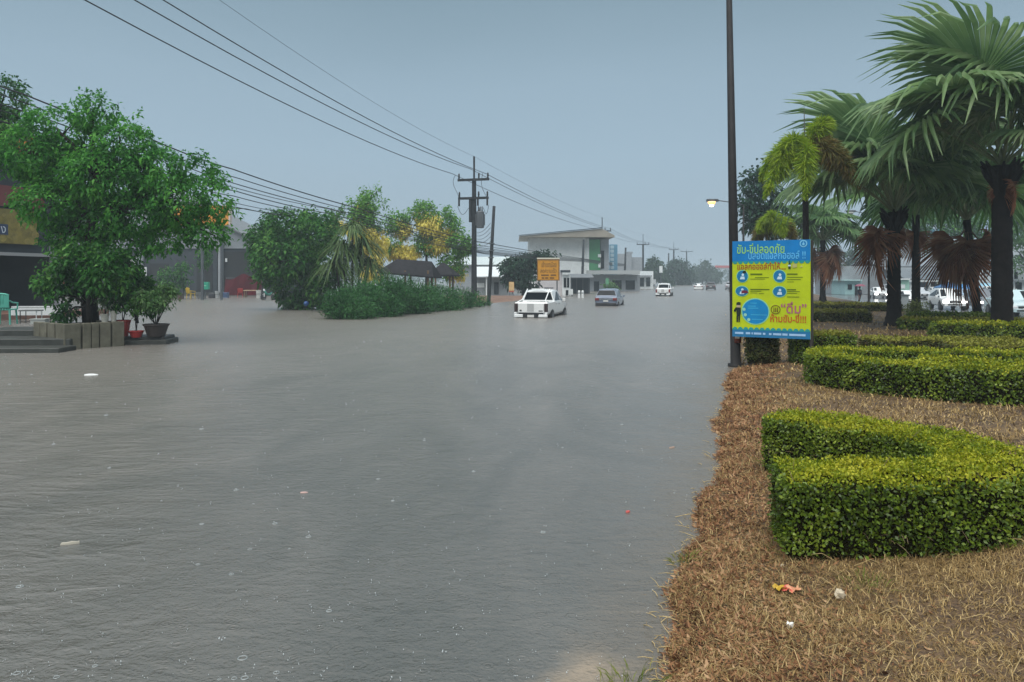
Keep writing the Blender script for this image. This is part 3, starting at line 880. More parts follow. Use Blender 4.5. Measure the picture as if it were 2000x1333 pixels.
# foxtail palm behind the sign
L_fox = leafmat('foxtail_leaflet', [(.13, .24, .015), (.24, .38, .02), (.36, .46, .04), (.10, .18, .02)], .4, .4)
L_foxb = leafmat('foxtail_leaflet_browning', [(.16, .10, .03), (.13, .14, .03), (.20, .13, .04), (.10, .13, .03)], .55, .3)
def foxtail(label, base, crown_z, r_, fronds, spear):
    root = thing('foxtail_palm', label, 'palm tree', base)
    h = crown_z - base.z
    mb = MB()
    mb.tube([(0, 0, -.1), (0, 0, .3), (.02, 0, h * .5), (0, 0, h * .8)], [r_ * 1.4, r_, r_ * .9, r_ * .85], 12)
    mb.build('trunk', M_barkw, root, smooth=True)
    mb = MB(); mb.tube([(0, 0, h * .8), (0, 0, h), (-.02, 0, h + .5)], [r_ * .8, r_ * .6, r_ * .3], 10)
    mb.build('crownshaft', mat('crownshaft', (.16, .17, .12), .5, .2, 5), root, smooth=True)
    mb = MB(); mb.tube([(-.02, 0, h + .3), (-.05, 0, h + spear)], [.035, .012], 6)
    mb.build('spear_leaf', mat('spear', (.09, .10, .08), .5), root)
    for i, (az, el, L_, sag, brown) in enumerate(fronds):
        Vs, Qs, off = [], [], 0
        d = np.array([math.cos(R(az)) * math.cos(R(el)), math.sin(R(az)) * math.cos(R(el)), math.sin(R(el))])
        c0 = np.array([0, 0, h + .1])
        def rp(t): return c0 + d * L_ * t + np.array([0, 0, -1]) * sag * t ** 2.2
        n = 900
        t = .12 + .88 * RS.rand(n)
        p = np.array([rp(x) for x in t]); tg = unit(np.array([rp(x + .02) for x in t]) - p)
        ax = unit(RS.normal(size=(n, 3)) + tg * .75)
        ll = (.52 * np.sin(np.pi * np.clip(t * .86 + .14, 0, 1)) + .12) * (.8 + .4 * RS.rand(n))
        V, Q = leaf_arrays(p, ax, sphere_dirs(n), ll, .048, .3)
        fr = link('frond', np_mesh('frond', V, Q, L_foxb if brown else L_fox), root, kind=None)
        m_ = MB(); m_.tube([Vector(rp(x)) for x in np.linspace(0, 1, 9)], [.03 * (1 - .8 * x) for x in np.linspace(0, 1, 9)], 5)
        m_.build('midrib', M_pet, fr)
    return root
bF = G(1573, 648, .19)
foxtail('bushy foxtail palm with a tall bare spear rising behind the signboard', bF, P(1573, 300, bF.y).z, .13,
        [(185, 62, 2.1, 3.0, 0), (205, 48, 2.2, 2.6, 0), (165, 30, 1.9, 2.0, 0), (12, 64, 2.5, 1.1, 0), (350, 45, 2.3, 2.9, 1), (330, 20, 2.0, 2.2, 1), (250, 15, 1.6, 2.4, 0), (200, 5, 1.9, 2.0, 0), (30, 40, 2.0, 1.9, 1)], 1.75)
b2 = G(1515, 640, .19); b2 = Vector((b2.x * 1.35, b2.y * 1.35, .19))
foxtail('lower yellowing palm clump showing above the sign top edge', b2, P(1512, 445, b2.y).z, .1,
        [(190, 50, 1.6, 1.6, 0), (10, 45, 1.5, 1.5, 0), (90, 60, 1.6, 1.4, 0), (270, 40, 1.6, 1.7, 0), (230, 60, 1.7, 1.2, 0), (320, 30, 1.3, 1.6, 1), (150, 20, 1.4, 1.6, 1)], .6)

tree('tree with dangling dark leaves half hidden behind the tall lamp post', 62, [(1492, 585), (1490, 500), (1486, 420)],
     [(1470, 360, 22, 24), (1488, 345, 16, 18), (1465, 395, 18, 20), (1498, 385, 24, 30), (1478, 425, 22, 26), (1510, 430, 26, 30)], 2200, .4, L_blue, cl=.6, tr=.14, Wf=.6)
tree('pale green roadside tree behind the thick black palm trunk', 95, [(2010, 590), (2008, 520), (2005, 460)], [(2000, 440, 40, 40), (1975, 480, 30, 40), (2040, 420, 60, 60), (1990, 520, 26, 24), (1955, 400, 30, 30)], 7000, .42, L_light, cl=.6, tr=.2)
tree('leafy street tree seen between the palm trunks', 115, [(1838, 580), (1836, 500), (1836, 460)], [(1830, 440, 44, 34), (1800, 425, 34, 26), (1875, 430, 40, 30), (1835, 475, 30, 22), (1770, 450, 24, 24), (1925, 440, 30, 40)], 7000, .45, L_dark, cl=.6, tr=.2)
tree('hazy tree beyond the far carriageway', 190, [(1665, 560), (1665, 530)], [(1650, 520, 34, 24), (1690, 505, 36, 30), (1725, 515, 34, 34), (1620, 530, 24, 18), (1760, 510, 30, 40)], 7000, .8, L_far, cl=.9, tr=.3)
tree('faded tree beside the third utility pole', 225, [(1276, 565), (1276, 540)], [(1278, 523, 14, 20), (1268, 535, 12, 16), (1290, 535, 10, 16)], 2600, .8, L_far, cl=.9, tr=.3)
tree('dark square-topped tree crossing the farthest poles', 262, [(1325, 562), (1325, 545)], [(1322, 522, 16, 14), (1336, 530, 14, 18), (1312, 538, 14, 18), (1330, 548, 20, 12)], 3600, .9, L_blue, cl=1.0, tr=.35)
tree('washed out tree where the road disappears', 340, [(1372, 560), (1372, 545)], [(1362, 535, 14, 14), (1378, 530, 12, 16), (1392, 540, 14, 14)], 2600, 1.2, L_far, cl=1.3, tr=.4)
# far wood closing the view along the horizon
def far_wood():
    bl = []
    rs = np.random.RandomState(3)
    for i in range(90):
        x = -420 + i * 13 + rs.uniform(-5, 5); y = 520 + rs.uniform(-40, 60) + .25 * max(0, x)
        h_ = rs.uniform(5, 11)
        bl.append((np.array([x, y, h_ * .55]), np.array([rs.uniform(8, 13), 8, h_ * .6]), 1))
    (V, Q), _ = crown_arrays(bl, 34000, 1.7, .6, 2.2, 14, .6, .2)
    o = link('far_treeline', np_mesh('far_treeline', V, Q, L_far))
    tag(o, 'misty belt of trees closing the end of the road', 'woodland', kind='stuff')
far_wood()
tree('yellowish round shrub in front of the white cabinet', 42, [(1793, 618), (1793, 610)], [(1785, 603, 14, 12), (1800, 600, 14, 14), (1775, 612, 12, 8), (1806, 612, 12, 8)], 1500, .10, leafmat('pale_shrub_leaf', [(.14, .18, .05), (.22, .25, .08), (.10, .14, .04)], .5, .3), cat='shrub', name='shrub', tr=.03, cl=.15)

# ---------------------------------------------------------- dry turf and litter of the median
def dry_turf():
    Vs, Qs = [], []
    def area(Y0, Y1, dens, Lr, wd, xmax):
        n = int((Y1 - Y0) * xmax * dens)
        Y = Y0 + (Y1 - Y0) * RS.rand(n); u = RS.rand(n) * (xmax + .35) - .35
        X = shore_w(Y) + u
        keep = (X < Y * .72 + 2.0) & ((u > 0) | (RS.rand(n) < .12))
        patch = hash_noise(X, Y, .9) + .6 * hash_noise(X, Y, 2.7)
        keep &= RS.rand(n) < np.clip(.72 + .60 * patch, .45, 1)
        X, Y, u = X[keep], Y[keep], u[keep]; n = len(X)
        z = ground_z(X, Y)
        az = RS.rand(n) * 2 * PI; el = np.clip(RS.normal(.45, .4, n), -.05, 1.35)
        L = Lr * (.5 + RS.rand(n)); w_ = wd * (.7 + .6 * RS.rand(n))
        d = np.stack([np.cos(az) * np.cos(el), np.sin(az) * np.cos(el), np.sin(el)], 1)
        az2 = az + RS.normal(0, .7, n); el2 = el - RS.uniform(.3, 1.1, n)
        d2 = np.stack([np.cos(az2) * np.cos(el2), np.sin(az2) * np.cos(el2), np.sin(el2)], 1)
        s = np.stack([-np.sin(az), np.cos(az), np.zeros(n)], 1)
        c = np.stack([X, Y, z - .004], 1)
        m_ = c + d * (L * .5)[:, None]; t = m_ + d2 * (L * .5)[:, None]
        t[:, 2] = np.maximum(t[:, 2], z + .002)
        w2 = (w_ * .5)[:, None]
        V = np.stack([c - s * w2, c + s * w2, m_ + s * w2 * .8, m_ - s * w2 * .8, t + s * w2 * .2, t - s * w2 * .2], 1)
        base = np.arange(n)[:, None] * 6
        Q = np.concatenate([base + np.array([0, 1, 2, 3]), base + np.array([3, 2, 4, 5])], 0)
        return V.reshape(-1, 3), Q
    specs = [(1.5, 3.4, 3000, .07, .006, 4.5), (3.4, 6.5, 8200, .068, .0044, 4.5), (6.5, 10, 3400, .08, .0066, 6.5), (10, 16, 950, .10, .011, 8.5), (16, 30, 170, .13, .02, 10), (30, 60, 26, .16, .035, 11)]
    off = 0
    for sp in specs:
        V, Q = area(*sp); Vs.append(V); Qs.append(Q + off); off += len(V)
    return np.concatenate(Vs), np.concatenate(Qs)
L_dry = leafmat('dry_grass_blade', [(.045, .025, .012), (.17, .105, .042), (.38, .26, .105), (.26, .165, .065), (.62, .46, .22), (.05, .03, .014), (.32, .21, .085), (.21, .14, .055)], .7, .15, .15)
V, Q = dry_turf()
tag(link('dry_grass', np_mesh('dry_grass', V, Q, L_dry)), 'matted brown dry grass covering the median', 'grass', kind='stuff')
def litter():
    n = 36000
    Y = 3.6 + 15 * RS.rand(n) ** 1.5; u = np.abs(RS.normal(0, .55, n)) - .04
    X = shore_w(Y) + u; z = ground_z(X, Y)
    c = np.stack([X, Y, z + .004 + .012 * RS.rand(n)], 1)
    nr = unit(RS.normal(size=(n, 3)) * .5 + np.array([0, 0, 1])); ax = sphere_dirs(n) * np.array([1, 1, .35])
    L = (.016 + .034 * RS.rand(n)) * (1 + Y * .05)
    return leaf_arrays(c, ax, nr, L, L * (.16 + .3 * RS.rand(n) ** 2), -.12)
V, Q = litter()
tag(link('leaf_litter', np_mesh('leaf_litter', V, Q, leafmat('brown_litter', [(.05, .022, .011), (.14, .065, .032), (.22, .105, .05), (.31, .165, .08), (.42, .27, .15)], .7, .1, clump=3.0))), 'brown leaf litter along the water edge', 'leaf litter', kind='stuff')
def green_tufts():
    Vs, Qs, off = [], [], 0
    L_t = leafmat('green_grass_blade', [(.08, .12, .02), (.16, .19, .04), (.26, .25, .07)], .5, .3)
    spots = [(1215, 1325, .35), (1240, 1300, .3), (1560, 1085, .4), (1660, 1090, .35), (1800, 1095, .35), (1690, 1160, .3), (1590, 720, 1.0), (1500, 905, .3), (1940, 1085, .35), (1340, 1075, .2), (1880, 790, .5), (1700, 785, .5)]
    for px, py, r_ in spots:
        g = G(px, py, .1)
        n = 70
        a = RS.rand(n) * 2 * PI; rr = r_ * RS.rand(n) * .6
        X = g.x + np.cos(a) * rr; Y = g.y + np.sin(a) * rr
        z = np.maximum(ground_z(X, Y), -.01)
        d = unit(np.stack([np.cos(a) * .7, np.sin(a) * .7, .5 + RS.rand(n)], 1) + RS.normal(size=(n, 3)) * .3)
        L = .08 + .10 * RS.rand(n)
        V, Q = leaf_arrays(np.stack([X, Y, z], 1), d, sphere_dirs(n), L, .006, .3)
        Vs.append(V); Qs.append(Q + off); off += len(V)
    tag(link('grass_tufts', np_mesh('grass_tufts', np.concatenate(Vs), np.concatenate(Qs), L_t)), 'few green grass tufts in the dry median turf', 'grass', kind='stuff')
green_tufts()
def straw():
    mb = MB()
    for i in range(260):
        Y = 4.0 + 13 * RS.rand() ** 1.8; X = float(shore_w(np.array([Y]))[0]) - abs(RS.normal(0, .10)) + .03
        a = RS.uniform(0, 2 * PI); L = RS.uniform(.03, .13)
        p = Vector((X, Y, .004)); d = Vector((math.cos(a), math.sin(a), RS.uniform(-.02, .25)))
        mb.tube([p, p + d * L * .5 + Vector((RS.uniform(-.01, .01), 0, .006)), p + d * L], [.003, .0026, .0012], 4, cap=False)
    for i in range(170):
        Y = 3.9 + 7 * RS.rand() ** 1.6; X = shore_w(Y) + RS.uniform(.05, 3.2)
        if X > Y * .7: continue
        z = float(ground_z(np.array([X]), np.array([Y]))[0]); a = RS.uniform(0, 2 * PI); L = RS.uniform(.07, .24); up = RS.uniform(0, .5)
        p = Vector((X, Y, z + .01)); d = Vector((math.cos(a), math.sin(a), up))
        mb.tube([p, p + d * L * .5 + Vector((0, 0, .03)), p + d * L + Vector((RS.uniform(-.05, .05), RS.uniform(-.05, .05), -.02))], [.0028, .0024, .001], 4, cap=False)
    tag(mb.build('dry_straw', mat('straw', (.40, .29, .13), .7, .4, 9)), 'loose pale straw stalks scattered over the dry turf', 'straw', kind='stuff')
straw()

# ================================================================== POLES AND WIRES
def utility_pole(px, pbase, ptop, pspike, Y, label, arms, rad=.19, transformer=False):
    b = P(px, pbase, Y); b.z = 0
    zt = P(px, ptop, Y).z
    root = thing('utility_pole', label, 'utility pole', b, RA, 'utility poles along the flooded road')
    mb = MB(); r1 = rad * .72
    mb.add([(-rad, -rad, -.3), (rad, -rad, -.3), (rad, rad, -.3), (-rad, rad, -.3), (-r1, -r1, zt), (r1, -r1, zt), (r1, r1, zt), (-r1, r1, zt)],
           [(0, 3, 2, 1), (4, 5, 6, 7), (0, 1, 5, 4), (1, 2, 6, 5), (2, 3, 7, 6), (3, 0, 4, 7)])
    mb.build('shaft', M_pole, root)
    if pspike:
        mb = MB(); mb.box(-.07, .07, -.07, .07, zt, P(px, pspike, Y).z); mb.build('earth_wire_spike', M_pole, root)
    for py, half in arms:
        z = P(px, py, Y).z
        mb = MB(); mb.box(-half, half, -r1 - .14, -r1 - .005, z - .11, z + .11)
        a = mb.build('crossarm', M_pole, root)
        for x in (-half * .92, half * .35, half * .92):
            m2 = MB(); m2.lathe([(.05, 0), (.09, .06), (.06, .12), (.10, .2), (.07, .28), (.09, .36), (.04, .5)], (x, -r1 - .07, z + .11), 8)
            m2.build('insulator', M_black, a, smooth=True)
    if transformer:
        zt_ = P(px, 428, Y).z
        mb = MB(); mb.lathe([(.30, -.85), (.36, -.8), (.36, .6), (.30, .68)], (.62, -.1, zt_), 14)
        for k in range(8):
            t = 2 * PI * k / 8
            mb.box(.62 + .42 * math.cos(t) - .03, .62 + .42 * math.cos(t) + .03, -.1 + .42 * math.sin(t) - .03, -.1 + .42 * math.sin(t) + .03, zt_ - .6, zt_ + .4)
        for x in (.45, .62, .8): mb.lathe([(.05, 0), (.08, .1), (.05, .2), (.07, .3), (.03, .45)], (x, -.1, zt_ + .68), 8)
        mb.build('transformer', mat('transformer_grey', (.10, .11, .12), .5), root, smooth=False)
        mb = MB(); mb.box(-.42, -.2, -.25, .05, zt_ - .3, zt_ + 1.9); mb.build('surge_arrester', M_pole, root)
        zc = P(px, 387, Y).z
        for x0, x1 in ((-1.35, -.3), (.45, .55), (1.35, .8)):
            m2 = MB(); m2.box(x0 - .07, x0 + .07, -.36, -.22, zc - .75, zc - .1); m2.build('fuse_cutout', M_black, root)
            m2 = MB()
            p0, p1 = Vector((x0, -.3, zc - .75)), Vector((x1, -.2, zt_ + 1.0))
            m2.tube([p0.lerp(p1, t) + Vector((x0 * .1, 0, -.9 * math.sin(PI * t) * (1 - .5 * t))) for t in np.linspace(0, 1, 9)], .022, 5)
            m2.build('jumper_cable', M_cable, root)
        m2 = MB()
        p0, p1 = Vector((-1.75, -.2, P(px, 342, Y).z)), Vector((-1.38, -.25, zc))
        m2.tube([p0.lerp(p1, t) + Vector((-.55 * math.sin(PI * t) * (1 - t), 0, 0)) for t in np.linspace(0, 1, 9)], .022, 5)
        p0, p1 = Vector((.9, -.2, P(px, 340, Y).z)), Vector((1.3, -.25, zc))
        m2.tube([p0.lerp(p1, t) + Vector((-.3 * math.sin(PI * t), 0, 0)) for t in np.linspace(0, 1, 9)], .022, 5)
        m2.build('tap_cable', M_cable, root)
    return root
utility_pole(926, 590, 352, 306, 70, 'tall utility pole carrying the transformer and two crossarms above the overgrown hedge', [(352, 1.5), (388, 1.45)], .21, True)
utility_pole(1176, 576, 452, 425, 145, 'second utility pole down the road, standing before the green panelled shop', [(452, 1.75)], .30)
utility_pole(1256, 572, 478, 458, 210, 'third utility pole, hazy, past the blue glass building', [(478, 1.7)], .30)
utility_pole(1316, 566, 488, 474, 280, 'faint fourth utility pole over the dark square-topped tree', [(488, 1.7)], .33)
utility_pole(1341, 565, 492, 486, 345, 'faintest distant utility pole with a double frame', [(492, 2.6)], .36)

def leaning_pole(label, px0, py0, px1, py1, Y, r_=.16):
    b, t = P(px0, py0, Y), P(px1, py1, Y); b.z = min(b.z, 0)
    root = thing('utility_pole', label, 'utility pole', b, 0, 'bare service poles')
    mb = MB(); d = t - b
    mb.tube([(0, 0, -.3), (0, 0, 0), d * .5, d], [r_, r_, r_ * .9, r_ * .75], 8); mb.build('shaft', M_pole, root, smooth=True)
    mb = MB()
    for k in range(3):
        q = d * (.48 + .07 * k); mb.box(q.x - .22, q.x + .22, q.y - .2, q.y - .1, q.z - .05, q.z + .05)
    mb.build('cable_bracket', M_steel, root, kind='stuff')
leaning_pole('short leaning service pole beside the transformer pole', 954, 596, 965, 403, 64, .17)
leaning_pole('bare dark service pole before the white wall with the big flat roof', 1136, 582, 1140, 468, 118, .22)
leaning_pole('bare grey service pole just past the second utility pole', 1219, 574, 1222, 484, 170, .26)
leaning_pole('bare grey service pole beside the fourth utility pole', 1305, 566, 1306, 495, 265, .3)

def cable(label, pts, r_, sag=.0, group=None, n=14, back=None):
    """Cable through world points, with a little sag in each span."""
    w_ = []
    for i in range(len(pts) - 1):
        a, b = pts[i], pts[i + 1]
        for k in range(n):
            t = k / n
            w_.append(a.lerp(b, t) + Vector((0, 0, -sag * 4 * t * (1 - t))))
    w_.append(pts[-1])
    o = w_[0].copy()
    mb = MB(); mb.tube([p - o for p in w_], r_, 5)
    ob = mb.build('power_line', M_cable, None, o, smooth=True)
    return tag(ob, label, 'power line', group)
def back_extend(a, b, k):
    return a + (a - b) * k
HV = 'high voltage wires on the crossarms'
tops = [(70, (897, 344), (940, 344), (957, 344)), (145, (1160, 447), (1182, 447), (1192, 447)), (210, (1245, 474), (1260, 474), (1267, 474)), (280, (1308, 485), (1318, 485), (1324, 485)), (345, (1332, 491), (1343, 491), (1349, 491))]
tops[0] = (70, (884, 340), (918, 330), (950, 340))
st = [((165, 0), 27.3), ((262, 0), 29.0), ((318, 0), 30.0)]
nm = ['lowest of the three high voltage wires, ending on the outer crossarm insulator', 'middle one of the three high voltage wires running overhead', 'uppermost of the three high voltage wires running overhead']
for j in range(3):
    a = P(*st[j][0], st[j][1]); b = P(*tops[0][1 + j], 70)
    pts = [back_extend(a, b, .55), a, b] + [P(*t[1 + j], t[0]) for t in tops[1:]]
    ob_pts = pts
    cable(nm[j], ob_pts, .027, .55, HV)
a = P(428, 0, 34); b = P(926, 306, 70)
cable('thin grey earth wire strung above the high voltage wires to the pole spike', [back_extend(a, b, .5), a, b, P(1176, 425, 145), P(1256, 458, 210), P(1316, 474, 280)], .010, .5)
bund = [((50, 186), (290, 270), (455, 331), (695, 406), (922, 470)), ((60, 205), (290, 285), (470, 350), (700, 414), (926, 478)), ((70, 225), (300, 298), (452, 357), (690, 418), (930, 483)),
        ((80, 240), (310, 312), (455, 366), (640, 408), (932, 486)), ((85, 262), (320, 335), (458, 373), (640, 417), (934, 489)), ((90, 285), (330, 350), (455, 383), (620, 418), (936, 491)),
        ((95, 310), (330, 372), (455, 396), (620, 424), (940, 493)), ((100, 330), (340, 385), (460, 405), (600, 424), (945, 495)), ((120, 360), (350, 396), (480, 408), (600, 428), (950, 497))]
YB = [33, 38, 45, 56, 69.5]
for j, bp_ in enumerate(bund):
    pts = [P(*q, y + .25 * j) for q, y in zip(bp_, YB)]
    pts = [back_extend(pts[0], pts[1], 5.5)] + pts + [P(1137, 505 + j * .8, 118), P(1221, 516 + j * .6, 170)]
    lab = 'thick topmost cable of the sagging bundle that passes behind the big tree' if j == 0 else ['second', 'third', 'fourth', 'fifth', 'sixth', 'seventh', 'eighth', 'lowest'][j - 1] + ' cable from the top in the sagging bundle behind the big leafy tree'
    cable(lab, pts, [.036, .026, .028, .022, .030, .026, .020, .030, .020][j], .10, 'sagging communication cables')
for j in range(5):
    a, b = P(930, 455 + 6 * j, 70), P(958, 436 + 9 * j, 64)
    cable('slack service cable looping between the transformer pole and leaning pole', [a, b], .018, .25, 'slack service cables', 10)

# ------------------------------------------------------------------ street lamps
M_lampglow = mat('lamp_glow', (.9, .7, .4), .3, emit=((1.0, .46, .14), .9))
M_lpole = mat('lamp_pole_paint', (.020, .019, .020), .6, .3, 3, spec=.2)
def lamp_post(label, base, h, arm, lit, lean=0.0, r_=.10, plate=False):
    root = thing('street_lamp', label, 'street lamp', base, 0, 'street lamps on the median')
    mb = MB()
    mb.tube([(0, 0, -.1), (0, 0, .02), (0, 0, .02), (lean * .25 * h, 0, h * .25), (lean * h, 0, h)], [r_ * 1.9, r_ * 1.9, r_ * 1.25, r_ * 1.15, r_ * .62], 12)
    mb.build('pole', M_lpole, root, smooth=True)
    mb = MB(); x0 = lean * h
    mb.tube([(x0, 0, h - .05), (x0 - arm * .3, 0, h + .12), (x0 - arm, 0, h + .28)], [.05, .04, .035], 8); mb.build('arm', M_steel, root, smooth=True)
    mb = MB(); mb.cbox(x0 - arm - .75, x0 - arm + .05, -.13, .13, h + .2, h + .38, .04); hd = mb.build('lamp_head', M_steel, root)
    mb = MB(); mb.lathe([(.05, -.24), (.20, -.18), (.27, -.06), (.27, 0)], (x0 - arm - .4, 0, h + .2), 12); mb.build('lens', M_lampglow if lit else mat('lamp_lens', (.5, .5, .48), .15), hd, smooth=True)
    if lit:
        mb = MB(); mb.lathe([(.03, -.34), (.12, -.31), (.14, -.25), (.08, -.2)], (x0 - arm - .4, 0, h + .2), 10); mb.build('bulb', mat('bulb_glow', (.9, .8, .6), .3, emit=((1.0, .80, .52), 6)), hd, smooth=True)
    if plate:
        mb = MB(); mb.tube([(0.004, 0, .55), (.006, 0, .98)], r_ * 1.29, 16); pb = mb.build('number_band', mat('band_orange', (.25, .055, .03), .6, .3, 9), root, smooth=True)
        mb = MB(); mb.box(-.055, .055, -r_ * 1.29 - .012, -r_ * 1.29 - .004, .66, .74); mb.box(-.03, .05, -r_ * 1.29 - .012, -r_ * 1.29 - .004, .79, .82)
        mb.build('number_plate', mat('plate_white', (.55, .5, .45), .6), pb)
    return root
lp = G(1437, 712, .05)
lamp_post('tall dark lamp post with an orange band at its foot, holding the sign', lp, 10.6, 2.2, False, -.018, .105, True)
l2 = P(1452, 590, 52); l2.z = .1
lamp_post('lit street lamp glowing orange on its long arm', l2, P(1430, 400, 52).z - .1, 1.75, True, 0, .085)
l3 = P(1640, 588, 62); l3.z = .1
lamp_post('thin lamp post on the grass beyond the small fan palm', P(1697, 590, 66) * 1, 7.5, 1.2, False, 0, .08)

# ================================================================== SIGNS
def text_mesh(s, mat_, wmax, hmax=None, depth=.004, bold=.0):
    c = bpy.data.curves.new('lettering', 'FONT'); c.body = s; c.offset = bold; c.extrude = 0
    o = bpy.data.objects.new('lettering_tmp', c); COL.objects.link(o)
    bpy.context.view_layer.update()
    me = bpy.data.meshes.new_from_object(o.evaluated_get(bpy.context.evaluated_depsgraph_get()))
    bpy.data.objects.remove(o); bpy.data.curves.remove(c)
    n = len(me.vertices); co = np.zeros(n * 3); me.vertices.foreach_get('co', co); co = co.reshape(-1, 3)
    mn, mx = co.min(0), co.max(0)
    k = wmax / (mx[0] - mn[0]); kz = k if hmax is None else hmax / (mx[1] - mn[1])
    new = np.stack([(co[:, 0] - mn[0]) * k, np.zeros(n), (co[:, 1] - mn[1]) * kz], 1)
    me.vertices.foreach_set('co', new.ravel()); me.materials.clear(); me.materials.append(mat_); me.update()
    return me
def disc(mb, cx, cz, rx, rz, y, n=28, mi=0):
    vs = [(cx + rx * math.cos(2 * PI * k / n), y, cz + rz * math.sin(2 * PI * k / n)) for k in range(n)]
    return mb.add(vs, [tuple(range(n))], mi)
def prmat(name, c): return mat('print_' + name, c, .4, .13, 2.5, spec=.3)

def safety_sign():
    YL, YR = 18.95, 18.0
    a = P(1430.5, 657, YL); b = P(1583, 664, YR)
    W = math.hypot(b.x - a.x, b.y - a.y); ang = math.atan2(b.y - a.y, b.x - a.x)
    z0, z1 = (a.z + b.z) / 2, (P(1430, 472, YL).z + P(1583, 468, YR).z) / 2
    hgt = z1 - z0
    root = thing('safety_sign', 'blue and lime green road safety signboard strapped to the tall lamp post', 'sign', (a.x, a.y, .05), ang)
    zb = z0 - .05
    def U(px): return (px - 1430.5) / 152.5 * W
    def V_(py): return zb + (1 - (py - 470) / 190.5) * hgt
    mb = MB(); mb.box(0, W, 0, .035, zb, zb + hgt); mb.build('panel', prmat('lime', (.46, .56, .008)), root)
    # timber frame behind and leg
    mb = MB(); mb.box(W - .03, W + .045, .04, .12, .0, zb + hgt - .02); mb.build('post', mat('frame_dark', (.03, .025, .022), .7), root)
    for z in (zb + .05, zb + hgt * .5, zb + hgt - .15):
        mb = MB(); mb.box(.02, W - .04, .04, .085, z, z + .06); mb.build('frame_rail', mat('frame_dark', (.03, .025, .022), .7), root)
    y1, y2, y3, y4 = -.004, -.007, -.010, -.013
    blue, green_, teal = prmat('blue', (.005, .19, .50)), prmat('letter_green', (.30, .62, .12)), prmat('scallop', (.02, .28, .28))
    def band(name, pa, pb_, m):
        mb = MB(); mb.add([(0, y1, V_(pb_)), (W, y1, V_(pb_)), (W, y1, V_(pa)), (0, y1, V_(pa))], [(0, 1, 2, 3)])
        return mb.build(name, m, root)
    hb = band('header_band', 470, 511, blue)
    fb = band('footer_band', 645.5, 660.5, prmat('footer', (.02, .17, .36)))
    for name, py, up in (('header_scallops', 510, -1), ('footer_scallops', 646.5, 1)):
        mb = MB()
        for k in range(14):
            cx = W * (k + .5) / 14
            vs = [(cx + W / 28 * .95 * math.cos(t), y2, V_(py) + up * .07 * math.sin(t)) for t in np.linspace(0, PI, 9)]
            if up < 0: vs = vs[::-1]
            mb.add(vs, [tuple(range(9))])
        mb.build(name, teal, root)
    def txt(name, s, px0, px1, py0, py1, m, y=y3, bold=.008):
        return link(name, text_mesh(s, m, U(px1) - U(px0), V_(py0) - V_(py1), bold=bold), root, (U(px0), y, V_(py1)))
    txt('lettering', 'ขับ-ขี่ปลอดภัย', 1440, 1534, 475, 495, green_)
    txt('lettering', 'ปลอดแอลกอฮอล์ !!', 1463, 1574, 491, 506.5, prmat('letter_sky', (.12, .48, .80)), bold=.01)
    txt('lettering', 'แอลกอฮอล์ทำให้....', 1441, 1537, 512.5, 527, prmat('letter_red', (.36, .05, .025)), bold=.012)
    txt('lettering', '“ดื่ม”', 1527, 1576, 589, 612, prmat('letter_plum', (.40, .13, .16)), bold=.02)
    txt('lettering', 'ห้ามขับ-ขี่!!!', 1506.5, 1575, 613, 629.5, prmat('letter_rust', (.50, .10, .012)), bold=.02)
    # emblem in the header corner
    sky = prmat('emblem', (.22, .55, .75))
    mb = MB(); disc(mb, U(1570), V_(477.5), .085, .085, y3); em = mb.build('emblem', sky, root)
    mb = MB(); disc(mb, U(1570), V_(477.5), .062, .062, y4); mb.build('emblem_disc', blue, em)
    mb = MB(); disc(mb, U(1570), V_(478.5), .028, .028, y4 - .003, 12); mb.box(U(1570) - .008, U(1570) + .008, y4 - .004, y4 - .002, V_(477), V_(473.5)); mb.build('emblem_figure', sky, em)
    rim = prmat('icon_rim', (.25, .62, .35)); dk = prmat('ink', (.012, .02, .012)); wh = prmat('pale', (.55, .70, .80)); ol = prmat('olive_ink', (.10, .16, .004))
    for px, py, rx, ry in ((1451, 540, 11, 11.5), (1524.5, 540, 11.5, 11.5), (1450, 569.5, 12.5, 9.5), (1524.5, 570, 12.5, 10)):
        sx, sz = W / 152.5, hgt / 190.5
        mb = MB(); disc(mb, U(px), V_(py), (rx + 1.3) * sx, (ry + 1.3) * sz, y2); ic = mb.build('icon', rim, root)
        mb = MB(); disc(mb, U(px), V_(py), rx * sx, ry * sz, y3); mb.build('icon_disc', prmat('icon_blue', (.01, .17, .36)), ic)
        mb = MB(); disc(mb, U(px + 1), V_(py - 3), 2.6 * sx, 2.6 * sz, y4, 12)
        mb.add([(U(px - 5), y4, V_(py + 6)), (U(px + 5), y4, V_(py + 6)), (U(px + 4), y4, V_(py + .5)), (U(px - 3), y4, V_(py + .5))], [(0, 1, 2, 3)])
        mb.build('icon_figure', wh, ic)
    # second icon details: red car under the third, dark hat over the first
    mb = MB(); mb.add([(U(1449), y4 - .003, V_(574)), (U(1464), y4 - .003, V_(573)), (U(1460), y4 - .003, V_(568)), (U(1450), y4 - .003, V_(568))], [(0, 1, 2, 3)]); mb.build('icon_car', prmat('maroon', (.16, .02, .05)), root)
    mb = MB(); mb.add([(U(1451), y4 - .003, V_(534)), (U(1459), y4 - .003, V_(534)), (U(1458), y4 - .003, V_(529)), (U(1453), y4 - .003, V_(529))], [(0, 1, 2, 3)]); mb.build('icon_hat', dk, root)
    mb = MB()
    def line(px0, px1, py, t=.9): mb.add([(U(px0), y2, V_(py + t)), (U(px1), y2, V_(py + t)), (U(px1), y2, V_(py - t)), (U(px0), y2, V_(py - t))], [(0, 1, 2, 3)])
    for l in ((1467, 1491, 536, 1.5), (1539, 1559, 536, 1.2), (1467, 1505, 566, 1.1), (1539, 1556, 566, 1.1)): line(*l)
